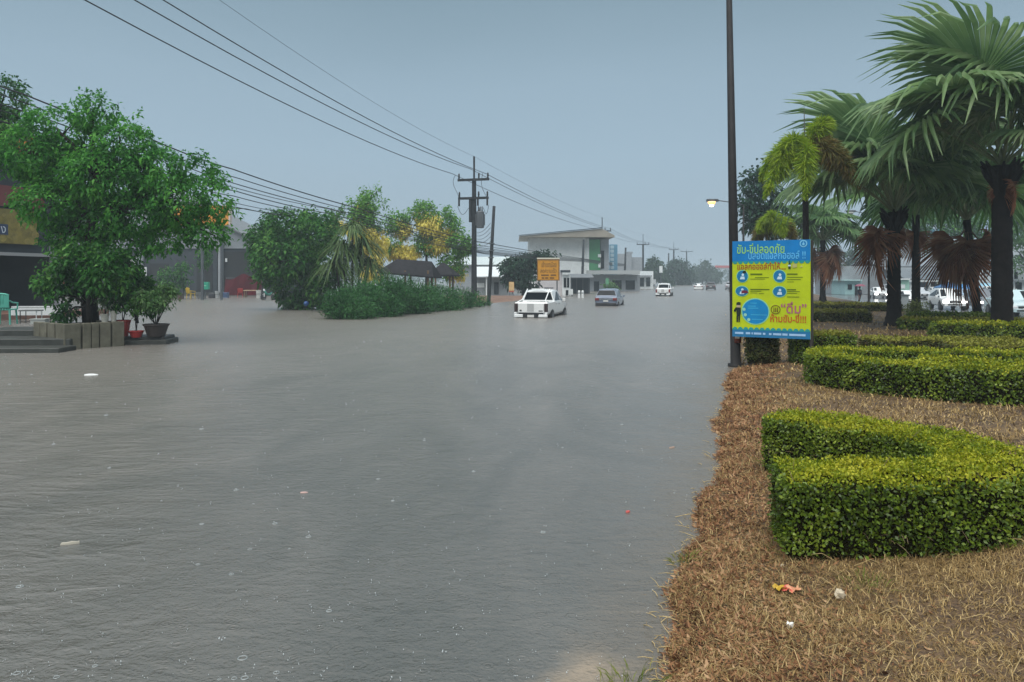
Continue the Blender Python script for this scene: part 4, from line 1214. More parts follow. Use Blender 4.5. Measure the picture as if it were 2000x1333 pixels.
    for l in ((1476, 1504, 542.5, .6), (1467, 1496, 545.5, .5), (1539, 1569, 542, .6), (1539, 1565, 546.5, .6), (1539, 1552, 551, .5), (1467, 1489, 569.5, .6), (1467, 1481, 573, .5), (1484, 1494, 574, .5), (1539, 1563, 569.5, .6), (1539, 1558, 573, .5), (1539, 1562, 580, .6)): line(*l)
    mb.build('fine_print', ol, root, kind='stuff')
    # big blue circle with bullet list
    sx, sz = W / 152.5, hgt / 190.5
    mb = MB(); disc(mb, U(1477), V_(609.5), 28.2 * sx, 26.4 * sz, y2, 40); bc = mb.build('list_circle', rim, root)
    mb = MB(); disc(mb, U(1477), V_(609.5), 26 * sx, 24.3 * sz, y3, 40); mb.build('list_disc', prmat('list_blue', (.005, .22, .50)), bc)
    mb = MB()
    for px, py in ((1454.5, 605.5), (1457, 616.5), (1464, 626)): disc(mb, U(px), V_(py), 3.2 * sx, 3.2 * sz, y4, 14)
    mb.build('bullet', prmat('bullet', (.30, .60, .45)), bc, kind='stuff')
    mb = MB()
    for px0, px1, py in ((1462, 1478, 599), (1462, 1483, 603), (1468, 1500, 616), (1470, 1492, 625), (1467, 1480, 593)):
        mb.add([(U(px0), y4, V_(py + .8)), (U(px1), y4, V_(py + .8)), (U(px1), y4, V_(py - .8)), (U(px0), y4, V_(py - .8))], [(0, 1, 2, 3)])
    mb.build('list_print', prmat('list_pale', (.05, .38, .62)), bc, kind='stuff')
    # officer figure
    mb = MB()
    def quad(pts, m_): m_.add([(U(x), y4 - .002, V_(y)) for x, y in pts], [tuple(range(len(pts)))])
    quad([(1439, 597.5), (1447.5, 597.5), (1447.5, 592), (1443.5, 591), (1439, 592.5)], mb)
    quad([(1437.5, 602), (1434, 607), (1433.6, 610), (1437.5, 611), (1439, 607), (1439.5, 619.5), (1446.5, 619.5), (1448, 612), (1448, 602.5)], mb)
    quad([(1439, 619.5), (1439, 631), (1442.3, 631), (1442.8, 619.5)], mb); quad([(1443.4, 619.5), (1443.4, 631), (1446, 631.5), (1446.5, 619.5)], mb)
    of = mb.build('officer_figure', dk, root)
    mb = MB(); quad([(1439.3, 602), (1447.3, 602), (1447.3, 597.5), (1439.3, 597.5)], mb); mb.build('officer_face', prmat('skin', (.45, .36, .24)), of)
    # ring icon before the drink warning
    mb = MB(); n = 24; vs = []
    for k in range(n):
        t = 2 * PI * k / n
        vs += [(U(1517) + 9.5 * sx * math.cos(t), y3, V_(605) + 9 * sz * math.sin(t)), (U(1517) + 7.9 * sx * math.cos(t), y3, V_(605) + 7.4 * sz * math.sin(t))]
    mb.add(vs, [(2 * k, (2 * k + 2) % (2 * n), (2 * k + 3) % (2 * n), 2 * k + 1) for k in range(n)])
    for x in (1512.5, 1516, 1519.5): mb.add([(U(x), y3, V_(610)), (U(x + 2.4), y3, V_(610)), (U(x + 2), y3, V_(601)), (U(x + .4), y3, V_(601))], [(0, 1, 2, 3)])
    mb.build('ring_icon', prmat('brown_ink', (.16, .10, .01)), root)
    # bottle and glasses beside the red heading
    mb = MB(); quad([(1541.5, 526), (1546, 526), (1546, 517), (1544.6, 514), (1544.6, 509.5), (1543, 509.5), (1543, 514), (1541.5, 517)], mb)
    bt = mb.build('bottle_picture', prmat('bottle', (.02, .06, .01)), root)
    mb = MB(); mb.add([(U(1541), y4 - .005, V_(521)), (U(1546.4), y4 - .005, V_(521)), (U(1546.4), y4 - .005, V_(518)), (U(1541), y4 - .005, V_(518))], [(0, 1, 2, 3)]); mb.build('bottle_label', wh, bt)
    mb = MB(); quad([(1549, 524), (1558, 523), (1558, 516), (1550, 516)], mb); quad([(1563, 523), (1569, 523), (1567, 519)], mb); mb.build('glass_picture', prmat('cream', (.50, .48, .16)), root)
    # footer print
    mb = MB()
    for px0, px1 in ((1436, 1453), (1458, 1467), (1469.5, 1472), (1474, 1489), (1492, 1497), (1504, 1509), (1512, 1528), (1530, 1540), (1543, 1574)):
        mb.add([(U(px0), y3, V_(655)), (U(px1), y3, V_(655)), (U(px1), y3, V_(651)), (U(px0), y3, V_(651))], [(0, 1, 2, 3)])
    mb.build('footer_print', prmat('footer_pale', (.35, .55, .78)), root, kind='stuff')
safety_sign()

def billboard():
    Y = 78
    a, b = P(1049, 548.5, Y), P(1093, 548.5, Y)
    W = b.x - a.x; h_ = P(1049, 506.5, Y).z - a.z
    root = thing('billboard', 'amber roadside billboard with brown lettering on two legs, before the spreading tree', 'billboard', (a.x, Y, 0))
    z = a.z
    mb = MB(); mb.box(0, W, 0, .12, z, z + h_); mb.build('panel', prmat('amber', (.58, .27, .02)), root)
    mb = MB()
    for x0, x1, z0, z1 in ((0, W, z + h_ - .12, z + h_), (0, W, z, z + .1), (0, .08, z + .1, z + h_ - .12), (W - .12, W, z + .1, z + h_ - .12)): mb.box(x0, x1, -.03, -.003, z0, z1)
    mb.build('border', prmat('border_brown', (.20, .10, .02)), root)
    mb = MB(); mb.box(-.02, W + .02, -.02, .14, z + h_ + .004, z + h_ + .14); mb.build('top_rail', mat('rail_cream', (.6, .6, .5), .5), root)
    for x in (.2, W - .25):
        mb = MB(); mb.box(x - .06, x + .06, .13, .25, -.2, z + h_ - .1); mb.build('leg', M_steel, root)
    ink = prmat('brown_letter', (.16, .07, .01))
    for s, x0, x1, za, zc in (('เข้าเขตเมือง', .2, .86, .62, .90), ('ลดความเร็ว', .14, .86, .36, .58)):
        link('lettering', text_mesh(s, ink, (x1 - x0) * W, (zc - za) * h_, bold=.012), root, (x0 * W, -.012, z + za * h_))
    mb = MB()
    for x0, x1, q in ((.18, .52, .25), (.6, .84, .25), (.2, .32, .12), (.36, .5, .12), (.56, .76, .12)): mb.box(x0 * W, x1 * W, -.012, -.004, z + (q - .035) * h_, z + (q + .035) * h_)
    mb.build('fine_print', ink, root, kind='stuff')
billboard()

# ================================================================== BUILDINGS
M_slate = mat('slate_wall', (.026, .034, .044), .7, .2, 1.5)
M_slatel = mat('slate_panel', (.022, .029, .038), .6, .2, 2)
M_wallw = mat('off_white_wall', (.70, .73, .73), .7, .12, .8)
M_wallg = mat('grey_wall', (.26, .28, .30), .7, .15, .8)
M_roofg = mat('grey_sheet_roof', (.16, .17, .18), .5, .15, 1)
M_darkin = mat('interior_shade', (.012, .013, .015), .8)  # near-black colour standing for the shade inside open fronts and doorways
M_pink = mat('pinkish_render', (.58, .55, .56), .7, .1, 1)
M_glassb = mat('blue_glass', (.10, .25, .36), .15, .3, .5)
M_green = mat('green_cladding', (.05, .24, .10), .5, .15, 1)

def wall_rect(mb, px0, px1, py0, py1, Y, D, ground=False, mi=0):
    a, b = P(px0, py1, Y), P(px1, py0, Y)
    mb.box(a.x, b.x, Y, Y + D, -.3 if ground else a.z, b.z, mi)
def simple_part(root, name, m, px0, px1, py0, py1, Y, D, ground=False):
    mb = MB(); wall_rect(mb, px0, px1, py0, py1, Y, D, ground)
    o = root.location
    mb.v = [(x - o.x, y - o.y, z - o.z) for x, y, z in mb.v]
    return mb.build(name, m, root)

def shop():
    """Shop house whose front runs along the road; local X along the front, local Y into the building."""
    o = Vector((-29.3, 44, 0))
    root = thing('shop_house', 'dim shop house with an orange top band, yellow sign and open dark front', 'shop', o, math.atan2(.963, .2696))
    # local axes: +x runs along the road away from the eye, +y goes into the building
    def bx(name, m, x0, x1, y0, y1, z0, z1, parent=None):
        mb = MB(); mb.box(x0, x1, y0, y1, z0, z1); return mb.build(name, m, parent or root)
    bx('wall', M_slate, -14, 3.6, .3, 9, 3.75, 10.9)
    bx('side_wall', M_slate, 3.6, 4.0, .3, 9, -.3, 10.9)
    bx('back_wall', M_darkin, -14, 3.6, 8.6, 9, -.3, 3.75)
    bx('column', M_wallg, 3.55, 4.0, -.05, .3, -.3, 5.2)
    bx('lintel', mat('lintel_grey', (.30, .31, .32), .6), -14, 3.5, .1, .29, 3.55, 3.74)
    sg = bx('signboard', mat('mustard_board', (.20, .16, .03), .6, .5, 1.2), -14, 2.55, .08, .28, 4.25, 6.25)
    mb = MB(); mb.box(-3.0, .52, .05, .078, 4.75, 5.35); pl = mb.build('sign_panel', mat('plate_navy', (.02, .04, .10), .5), sg)
    link('lettering', text_mesh('ง', mat('plate_letter', (.6, .65, .7), .5), .32, .38), pl, (.05, .046, 4.84))
    mb = MB()
    rs = np.random.RandomState(5)
    for k in range(14): x, z, r_ = rs.uniform(-.3, 2.4), rs.uniform(4.4, 6.1), rs.uniform(.1, .3); disc(mb, x, z, r_, r_ * .8, .07 - .001 * k, 9)
    mb.build('sign_picture', mat('sign_ochre', (.26, .21, .05), .6, .4, 2), sg, kind='stuff')
    bx('fascia', mat('maroon_fascia', (.16, .035, .035), .6, .2, 1), -14, 3.0, .06, .29, 6.4, 7.6)
    bx('top_band', mat('orange_band', (.60, .22, .03), .6, .2, 1), -14, 3.95, -.1, .29, 9.6, 10.7)
    bx('poster', mat('salmon_poster', (.45, .18, .12), .6, .5, 2), 4.01, 4.6, .1, .3, 1.9, 5.6)
    bx('platform', mat('red_tile', (.22, .11, .08), .5, .2, 2), -14, 4.6, -3.2, 8.6, -.3, .32)
shop()
def orange_block():
    root = thing('shop_sign_box', 'orange rooftop sign box showing past the edge of the big tree', 'sign', P(415, 440, 80))
    simple_part(root, 'panel', mat('orange_sign', (.62, .26, .03), .5, .25, 1), 340, 446, 402, 440, 80, .6)
    simple_part(root, 'edge_strip', mat('pale_strip', (.6, .5, .45), .5), 446.3, 449, 402, 440, 80, .6)
    simple_part(root, 'post', M_steel, 392, 396, 440.5, 577, 80.1, .3, True)
    simple_part(root, 'post', M_steel, 430, 433, 440.5, 577, 80.1, .3, True)
orange_block()
def workshop():
    Y = 100
    root = thing('workshop', 'long slate grey workshop with pale columns behind the flooded forecourt', 'workshop', P(300, 577, Y))
    root.location.z = 0
    o = root.location
    simple_part(root, 'wall', M_slate, 60, 565, 486, 577, Y + 1.2, 14, True)
    a = P(60, 485.9, Y + 1.2); b = P(565, 485.9, Y + 1.2)
    mb = MB()
    pk = P(285, 362, Y)
    mb.prism([(P(50, 486, Y).x - o.x, a.z), (P(510, 486, Y).x - o.x, a.z), (P(500, 474, Y).x - o.x, P(500, 474, Y).z), (pk.x - o.x, pk.z), (P(50, 474, Y).x - o.x, P(50, 474, Y).z)], 1.0, 1.4)
    mb.build('gable', mat('gable_sheet', (.21, .23, .25), .5, .15, .6), root)
    for sgn, (xa, za), (xb, zb) in ((1, (pk.x - o.x, pk.z + .05), (P(506, 478, Y).x - o.x, P(506, 478, Y).z + .05)), (-1, (P(44, 478, Y).x - o.x, P(44, 478, Y).z + .05), (pk.x - o.x, pk.z + .05))):
        mb = MB(); mb.prism([(xa, za), (xb, zb), (xb, zb + .22), (xa, za + .22)], .4, 16); mb.build('roof', M_roofg, root)
    # panels between the columns and the columns themselves
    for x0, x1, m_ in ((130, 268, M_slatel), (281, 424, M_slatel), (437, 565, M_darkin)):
        simple_part(root, 'infill', m_, x0, x1, 492, 577, Y + .95, .2, True)  # last panel is a flat sheet with the open bay's darkness as its colour
    for x0, x1 in ((292, 330), (345, 352), (384, 415)): simple_part(root, 'doorway', M_darkin, x0, x1, 515, 577, Y + .9, .04, True)  # flat sheets, the dark inside painted on
    for x in (115, 274, 430): simple_part(root, 'column', M_wallg if x != 115 else M_wallw, x - 4.2, x + 4.2, 440 if x == 430 else 452, 577, Y + .45, .45, True)
    simple_part(root, 'notice_board', M_wallw, 255, 267, 502, 546, Y + .7, .15)
    simple_part(root, 'meter_box', M_wallw, 279, 286, 522, 540, Y + .3, .14)
    simple_part(root, 'lamp', M_wallw, 440, 443, 505, 512, Y + .7, .2)
    simple_part(root, 'plinth', M_concd, 60, 565, 572, 577, Y + .1, .34, True)
workshop()

def thatched_sala(label, Y, ridge, eave, gable, posts):
    root = thing('sala_pavilion', label, 'pavilion', P(ridge[0], 560, Y)); root.location.z = 0
    o = root.location
    def L(px, py, dy): p = P(px, py, Y); return Vector((p.x - o.x, dy, p.z))
    d = 2.2
    r0, r1 = L(ridge[0], ridge[2], d), L(ridge[1], ridge[3], d)
    e = [L(eave[0], eave[2], 0), L(eave[1], eave[3], 0), L(eave[1] + 8, eave[3], 2 * d), L(eave[0] + 8, eave[2], 2 * d)]
    M_th = mat('grey_thatch', (.022, .021, .024), .9, .4, 3, .8, 8, spec=.15)
    th = Vector((0, 0, -.14))
    def slope(name, pts):
        mb = MB(); n = len(pts)
        nrm = (pts[1] - pts[0]).cross(pts[2] - pts[1]).normalized()
        lo = [p + th for p in pts]
        mb.add(pts + lo, [tuple(range(n)), tuple(range(2 * n - 1, n - 1, -1))] + [(i, i + n, (i + 1) % n + n, (i + 1) % n) for i in range(n)])
        return mb.build(name, M_th, root)
    slope('roof', [e[0], e[1], r1, r0]); slope('roof', [e[2], e[3], r0, r1])
    if gable: slope('gable', [e[3], e[0], r0]); slope('gable', [e[1], e[2], r1])
    for px in posts:
        for dy in (.4, 2 * d - .4):
            p = L(px, eave[2], dy)
            mb = MB(); mb.tube([(p.x, dy, -.2), (p.x, dy, p.z + .1)], .09, 7); mb.build('post', M_wood, root)
    return root
thatched_sala('dark thatched pavilion roof with a ridge, rising behind the overgrown hedge', 66, (768, 838, 505, 510), (736, 846, 531, 541), True, (742, 790, 835))
thatched_sala('smaller thatched pavilion roof beside the transformer pole', 70, (858, 864, 513, 513), (836, 884, 537, 537), True, (842, 878))

def block(name, label, cat, Y, parts):
    xs = [p[2] for p in parts] + [p[3] for p in parts]
    root = thing(name, label, cat, Vector((((min(xs) + max(xs)) / 2 - 1000) / F * Y, Y, 0)))
    for nm, m, x0, x1, y0, y1, dy, D, gr in parts:
        simple_part(root, nm, m, x0, x1, y0, y1, Y + dy, D, gr)
    return root
def pitched(root, px0, px1, pe, pr, Y, D, m, name='roof'):
    o = root.location
    a, b = P(px0, pe, Y), P(px1, pe, Y); r_ = P(px0, pr, Y).z
    mb = MB()
    x0, x1 = a.x - o.x, b.x - o.x; y0 = Y - o.y
    vs = [(x0, y0, a.z), (x1, y0, a.z), (x1, y0 + D / 2, r_), (x0, y0 + D / 2, r_), (x0, y0 + D, a.z), (x1, y0 + D, a.z)]
    lo = [(x, y, z - .12) for x, y, z in vs]
    mb.add(vs + lo, [(0, 1, 2, 3), (3, 2, 5, 4), (9, 8, 7, 6), (10, 11, 8, 9), (0, 6, 7, 1), (4, 5, 11, 10), (0, 3, 9, 6), (3, 4, 10, 9), (2, 1, 7, 8), (5, 2, 8, 11)])
    return mb.build(name, m, root)

r = block('house', 'small grey house with a white metal roof past the leaning pole', 'house', 100,
          [('wall', M_wallg, 926, 1002, 541, 580, 0, 8, True), ('door', M_slate, 965, 974, 552, 575, -.1, .08, False), ('window', M_wallw, 928, 946, 553, 562, -.1, .08, False), ('porch_post', M_wallw, 949, 951, 541, 578, -1.2, .2, True)])
pitched(r, 922, 1004, 540, 520, 98.5, 11, mat('white_sheet', (.66, .70, .72), .4, .08, 1))
r = block('long_shed', 'long pale roofed shed behind the small grey house', 'shed', 150,
          [('wall', M_wallg, 880, 1030, 518, 575, 0, 10, True)])
pitched(r, 870, 1035, 517, 500, 149, 14, mat('pale_roof', (.48, .54, .54), .5, .1, .5))
M_brownroof = mat('tan_soffit', (.30, .27, .22), .6, .15, .4)
def big_store():
    Y = 135
    r = block('store', 'big white walled store under a huge tilted flat roof', 'store', Y,
          [('wall', M_wallw, 1034, 1146, 465, 575, 0, 16, True), ('corner_pier', M_wallw, 1146.3, 1150.5, 466, 576, -.4, 16, True), ('green_panel', M_green, 1151, 1172, 468, 528, -.2, 8, False),
           ('upper_panel', M_wallg, 1173, 1189, 468, 528, .1, 9, False), ('window', M_glassd, 1174, 1180, 490, 525, 0, .08, False), ('sign_box', M_wallw, 1168, 1174, 497, 503, -.4, .15, False), ('sign_box', M_wallw, 1168.5, 1173, 514, 523, -.4, .15, False),
           ('awning', mat('awning_grey', (.36, .38, .38), .7), 1148, 1250, 528.5, 536, -2.2, 7, False), ('shop_front', M_wallg, 1150, 1250, 537, 576, 0, 6, True), ('door', M_glassd, 1160, 1170, 550, 575, -.08, .06, False), ('window', M_glassd, 1196, 1214, 548, 566, -.08, .06, False), ('window', M_glassd, 1222, 1240, 548, 566, -.08, .06, False)])
    o = r.location
    def L(px, py, dy): p = P(px, py, Y); return (p.x - o.x, dy, p.z)
    t = [L(1014, 463, -3), L(1172, 449, -3), L(1196, 462, -3), L(1196, 462, 14), L(1172, 449, 14), L(1014, 463, 14)]
    lo = [L(1014, 465, -3), L(1172, 465, -3), L(1196, 465.5, -3), L(1196, 465.5, 14), L(1172, 465, 14), L(1014, 465, 14)]
    mb = MB(); mb.add(t + lo, [(0, 1, 4, 5), (1, 2, 3, 4), (11, 10, 7, 6), (10, 9, 8, 7), (6, 7, 1, 0), (7, 8, 2, 1), (8, 9, 3, 2), (9, 10, 4, 3), (10, 11, 5, 4), (11, 6, 0, 5)])
    mb.build('roof', M_brownroof, r)
    mb = MB(); t2 = [L(1013, 462.6, -3.3), L(1172.5, 448.3, -3.3), L(1172.5, 446.8, -3.3), L(1013, 461.5, -3.3)]
    mb.add(t2 + [(x, y + .25, z) for x, y, z in t2], [(0, 1, 2, 3), (7, 6, 5, 4), (0, 4, 5, 1), (1, 5, 6, 2), (2, 6, 7, 3), (3, 7, 4, 0)]); mb.build('roof_edge', M_slate, r)
big_store()
block('glass_tower', 'narrow blue glass building standing next to the green panel', 'building', 150,
      [('wall', M_glassb, 1191, 1206, 478, 575, 0, 8, True)] + [('window', mat('pale_glass', (.35, .48, .55), .2), 1192, 1199, 480 + 8 * k, 486 + 8 * k, -.1, .06, False) for k in range(6)])
block('grey_block', 'plain grey block building fading into the rain', 'building', 185,
      [('wall', M_wallg, 1206, 1234, 496, 572, 0, 12, True), ('annex_wall', M_wallg, 1234.2, 1254, 503, 572, .5, 10, True), ('stair_head', M_wallg, 1226, 1236, 492, 495.8, 2, 5, False)])
block('row_shop', 'low white row of shops under the third utility pole', 'shop', 170,
      [('wall', M_wallw, 1245, 1276, 530, 570, 0, 8, True), ('window', M_glassd, 1250, 1258, 543, 560, -.1, .08, False), ('window', M_glassd, 1262, 1270, 543, 560, -.1, .08, False), ('awning', M_wallg, 1244, 1274, 538, 541, -1.6, 1.5, False), ('billboard_panel', M_wallw, 1288, 1294, 520, 533, -.5, .2, False), ('billboard_post', M_steel, 1290.5, 1291.5, 533.3, 570, -.4, .15, True)])
r = block('roadside_office', 'pinkish white roadside office with a big framed window behind the billboard', 'building', 100,
      [('wall', M_pink, 1048, 1098, 532, 578, 0, 6, True), ('bay_wall', M_wallw, 1098.3, 1114, 537, 578, -.5, 6.5, True), ('window', M_glassd, 1101, 1106, 543, 562, -.58, .06, False), ('window', M_glassd, 1107.5, 1112, 543, 562, -.58, .06, False),
       ('awning', M_slate, 1096, 1114, 528, 532.5, -1.2, 2, False), ('bench', M_slate, 1063, 1081, 562, 564, -1.0, .4, False), ('door', M_glassd, 1105, 1110, 567, 577, -.58, .06, False)])
block('notice_stand', 'white notice stand at the office corner', 'sign', 95, [('panel', M_wallw, 1111, 1119, 565, 576, 0, .15, False), ('leg', M_steel, 1112, 1113, 576.1, 580, .02, .08, True), ('leg', M_steel, 1117, 1118, 576.1, 580, .02, .08, True)])
r = block('open_shed', 'dark open-sided shed next to the roadside office', 'shed', 112, [('back_wall', M_slate, 1116, 1152, 541, 578, 4, .3, True), ('side_wall', M_slate, 1116, 1117, 541, 578, 0, 4, True)] + [('post', M_steel, x, x + 1.2, 541, 578, 0, .12, True) for x in (1126, 1138, 1150)])
pitched(r, 1114, 1160, 542, 535, 111, 7, M_roofg)
for i, px in enumerate((1131, 1138)):
    b = P(px, 583, 88); b.z = 0
    root = thing('bollard', ['white concrete bollard standing in the water, nearer the pickup', 'white concrete bollard standing in the water, nearer the grey wagon'][i], 'bollard', b, 0, 'white bollards by the open shed')
    mb = MB(); mb.lathe([(.14, -.3), (.14, .75), (.10, .85), (.02, .88)], (0, 0, 0), 10); mb.build('post', M_white, root, smooth=False)
    mb = MB(); mb.lathe([(.145, .5), (.145, .62)], (0, 0, 0), 10); mb.build('stripe', M_wallg, root)
block('banner_stand', 'small orange and cream banner stand under the spreading tree', 'sign', 88, [('panel', mat('banner_cream', (.65, .46, .22), .6, .3, 2), 994, 1004, 551, 568, 0, .06, False), ('panel_foot', mat('banner_red', (.45, .10, .05), .6), 994, 1004, 568.2, 571, 0, .06, False), ('leg', M_steel, 995, 995.8, 571.2, 583, 0, .06, True), ('leg', M_steel, 1002, 1002.8, 571.2, 583, 0, .06, True)])
mb = MB()
for Ya, Yb in ((62, 90),):
    vs = []
    for k in range(9):
        t = k / 8; Y = Ya + (Yb - Ya) * t; x0 = -21.0 + .28 * Y
        vs += [(x0 + .0, Y, -.05), (x0 - 1.2, Y, .22 + .08 * math.sin(k * 2)), (x0 - 14, Y, .3)]
    mb.add(vs, [(3 * k + j, 3 * k + j + 3, 3 * k + j + 4, 3 * k + j + 1) for k in range(8) for j in range(2)])
tag(mb.build('verge_ground', mat('red_earth', (.19, .11, .075), .8, .3, 1.2, .4, 6)), kind='structure')
mb = MB(); mb.box(0, .3, 0, 6, -.3, .12)
o_ = mb.build('kerb_block', M_concd, None, (-3.9, 62.5, 0)); o_.rotation_euler = (0, 0, RA)
tag(o_, 'dark kerb block at the end of the overgrown hedge', 'kerb')

# small green and signs along the far kerb
for lab, Y, tr_, bl, n, L, lm in [
    ('round pale shrub by the white walled store front', 126, [(1192, 577), (1192, 566)], [(1190, 560, 9, 9), (1198, 564, 8, 8)], 500, .4, L_light),
    ('bushy roadside tree before the row of shops', 158, [(1232, 574), (1232, 560)], [(1230, 552, 9, 10), (1238, 558, 8, 9), (1224, 560, 7, 7)], 800, .5, L_far),
    ('low dark bush under the third utility pole', 196, [(1262, 571), (1262, 565)], [(1260, 563, 9, 5), (1268, 564, 7, 4)], 400, .5, L_blue),
    ('small hazy tree next to the far white pickup', 230, [(1300, 567), (1300, 556)], [(1300, 549, 9, 10), (1307, 556, 7, 7)], 700, .7, L_far),
    ('grey green tree beyond the dark square-topped tree', 300, [(1352, 563), (1352, 552)], [(1350, 543, 10, 11), (1343, 550, 8, 8)], 900, .9, L_far)]:
    tree(lab, Y, tr_, bl, n, L, lm, tr=.15, cl=.6, limbs=3)
for i, (px0, px1, py0, py1, Y, c, lab) in enumerate([(1183, 1189, 544, 556, 124, (.10, .30, .16), 'small green shop sign on a post before the store'), (1213, 1218, 548, 558, 150, (.55, .55, .52), 'small white road sign by the bare grey pole'),
        (1276, 1281, 546, 556, 205, (.45, .47, .48), 'pale sign board near the third utility pole'), (1241, 1245, 551, 560, 165, (.50, .20, .08), 'little orange sign before the row of shops')]):
    block('road_sign', lab, 'sign', Y, [('panel', mat('small_sign_%s' % 'abcd'[i], c, .5), px0, px1, py0, py1, 0, .1, False), ('post', M_steel, (px0 + px1) / 2 - .4, (px0 + px1) / 2 + .4, py0 + 1, 577, .12, .1, True)])
# far carriageway side
r = block('roadside_mall', 'long grey-roofed market hall beyond the far carriageway', 'building', 118,
      [('wall', M_wallg, 1640, 2700, 520, 580, 6, 10, True), ('fascia', M_wallw, 1775, 2700, 546, 551, -2, .4, False), ('dark_bay', M_slate, 1800, 2680, 552, 580, -.5, 5, True), ('gutter', mat('cream_strip', (.55, .52, .35), .6), 1832, 1880, 552, 555, -2.4, .3, False)] +  # dark_bay: solid dark block in place of the shaded gap under the eaves
      [('column', M_wallw, x, x + 3, 551.2, 580, -1.5, .4, True) for x in (1778, 1815, 1930, 1985, 2050, 2140, 2230, 2320, 2410, 2500, 2600)])
pitched(r, 1772, 2710, 546, 500, 116, 30, mat('weathered_roof', (.20, .22, .24), .5, .12, .3))
block('grey_hall', 'tall pale hall rising over the market roof', 'building', 160, [('wall', mat('pale_hall', (.42, .46, .48), .6, .1, .2), 1780, 2200, 468, 580, 0, 20, True), ('sign_panel', mat('lilac_panel', (.42, .50, .72), .4, .1, .5), 1920, 1948, 428, 468, .5, .5, False), ('sign_post', M_steel, 1933, 1935, 468.2, 480, -.4, .3, False),
      ('window', M_glassb, 1812, 1826, 448, 470, -.2, .1, False), ('window', M_glassb, 1830, 1838, 448, 470, -.2, .1, False)])
block('white_shop', 'white shop front with square frames past the thick palm trunk', 'shop', 96, [('wall', M_wallw, 1978, 2110, 525, 575, 0, 8, True), ('window', M_glassd, 1984, 1996, 552, 580, -.12, .1, False), ('window', M_glassd, 1982, 1988, 532, 545, -.12, .1, False), ('window', M_glassd, 2006, 2030, 540, 570, -.12, .1, False), ('ledge', M_wallg, 1976, 2110, 548, 550, -.7, .6, False)])
block('teal_kiosk', 'low teal roofed kiosk across the far carriageway', 'kiosk', 120, [('wall', mat('teal_wall', (.30, .48, .48), .6, .1, 1), 1650, 1683, 549, 578, 0, 5, True), ('roof', mat('teal_roof', (.38, .55, .54), .5), 1648, 1685, 546.5, 548.8, -.8, 7, False), ('window', M_glassd, 1656, 1664, 556, 566, -.1, .08, False), ('door', M_glassd, 1670, 1675, 556, 577, -.1, .08, False)])
block('green_kiosk', 'mint coloured kiosk between the two thick palm trunks', 'kiosk', 110, [('wall', mat('mint_wall', (.30, .52, .42), .6, .1, 1), 1757, 1776, 547, 580, 0, 3, True), ('window', M_wallw, 1760, 1768, 556, 564, -.1, .08, False), ('roof', M_wallw, 1755, 1778, 544.5, 546.8, -.5, 4, False)])
block('white_booth', 'white booth by the far carriageway next to a grey shed', 'kiosk', 125, [('wall', M_wallw, 1702, 1733, 553, 578, 0, 4, True), ('roof', M_wallg, 1700, 1735, 550.5, 552.8, -.5, 5, False), ('window', M_glassd, 1708, 1716, 560, 568, -.1, .08, False), ('window', M_glassd, 1720, 1728, 560, 568, -.1, .08, False)])
def tent(label, px0, px1, pt, pe, Y, col):
    a, b = P(px0, pe, Y), P(px1, pe, Y); zt = P(px0, pt, Y).z
    root = thing('canopy_tent', label, 'canopy', (a.x, Y, ZR + .12)); W = b.x - a.x; ze = a.z - ZR - .12; zt = zt - ZR - .12; D = 4
    mb = MB(); v = [(0, 0, ze), (W, 0, ze), (W, D, ze), (0, D, ze), (W * .35, D / 2, zt), (W * .65, D / 2, zt), (0, 0, ze - .28), (W, 0, ze - .28), (W, D, ze - .28), (0, D, ze - .28)]
    mb.add(v, [(0, 1, 5, 4), (1, 2, 5), (2, 3, 4, 5), (3, 0, 4), (6, 7, 1, 0), (7, 8, 2, 1), (8, 9, 3, 2), (9, 6, 0, 3)]); mb.build('canopy', mat('canopy_' + col[0], col[1], .5, .15, 1), root)
    for x in (.05, W - .05):
        for y in (.05, D - .05):
            mb = MB(); mb.tube([(x, y, -.05), (x, y, ze)], .04, 6); mb.build('pole', M_steel, root)
tent('bright blue canopy tent behind the white car', 1886, 1926, 555, 565, 92, ('blue', (.06, .28, .62)))
tent('darker blue canopy tent adjoining the bright one', 1858, 1888, 552, 562, 96, ('navy', (.03, .12, .28)))
tent('wide pale blue canopy past the thick palm trunk', 1926, 1962, 553, 566, 90, ('pale', (.28, .50, .62)))
b = P(1763, 612, 47); b.z = .05
root = thing('roadside_cabinet', 'pale utility cabinet next to the thick palm trunk', 'cabinet', b)
mb = MB(); mb.cbox(-.28, .28, -.2, .2, 0, 1.1, .02); mb.build('body', M_wallw, root)
mb = MB(); mb.cbox(-.33, .33, -.25, .25, 1.102, 1.2, .03); mb.build('lid', M_wallg, root)
mb = MB(); mb.box(-.24, .24, -.215, -.203, .12, 1.0); dr = mb.build('door', M_white, root)
mb = MB(); mb.box(.16, .19, -.24, -.217, .5, .62); mb.build('handle', M_steel, dr)
# red footbridge far down the road
Yb_ = 420
a = P(1396, 523, Yb_); b = P(1470, 523, Yb_)
root = thing('footbridge', 'faint red footbridge crossing the road in the rain', 'footbridge', (a.x, Yb_, 0))
mb = MB(); mb.box(0, b.x - a.x, 0, 2.5, a.z - .8, a.z); mb.build('deck', mat('bridge_grey', (.3, .3, .3), .6), root)
mb = MB(); mb.box(0, b.x - a.x, -.15, -.02, a.z - .1, a.z + 1.1); mb.build('parapet', mat('bridge_red', (.5, .06, .05), .5), root)
for x in (.5, b.x - a.x - .5):
    mb = MB(); mb.tube([(x, 1.2, -.3), (x, 1.2, a.z - .8)], .4, 8); mb.build('pier', M_conc, root)

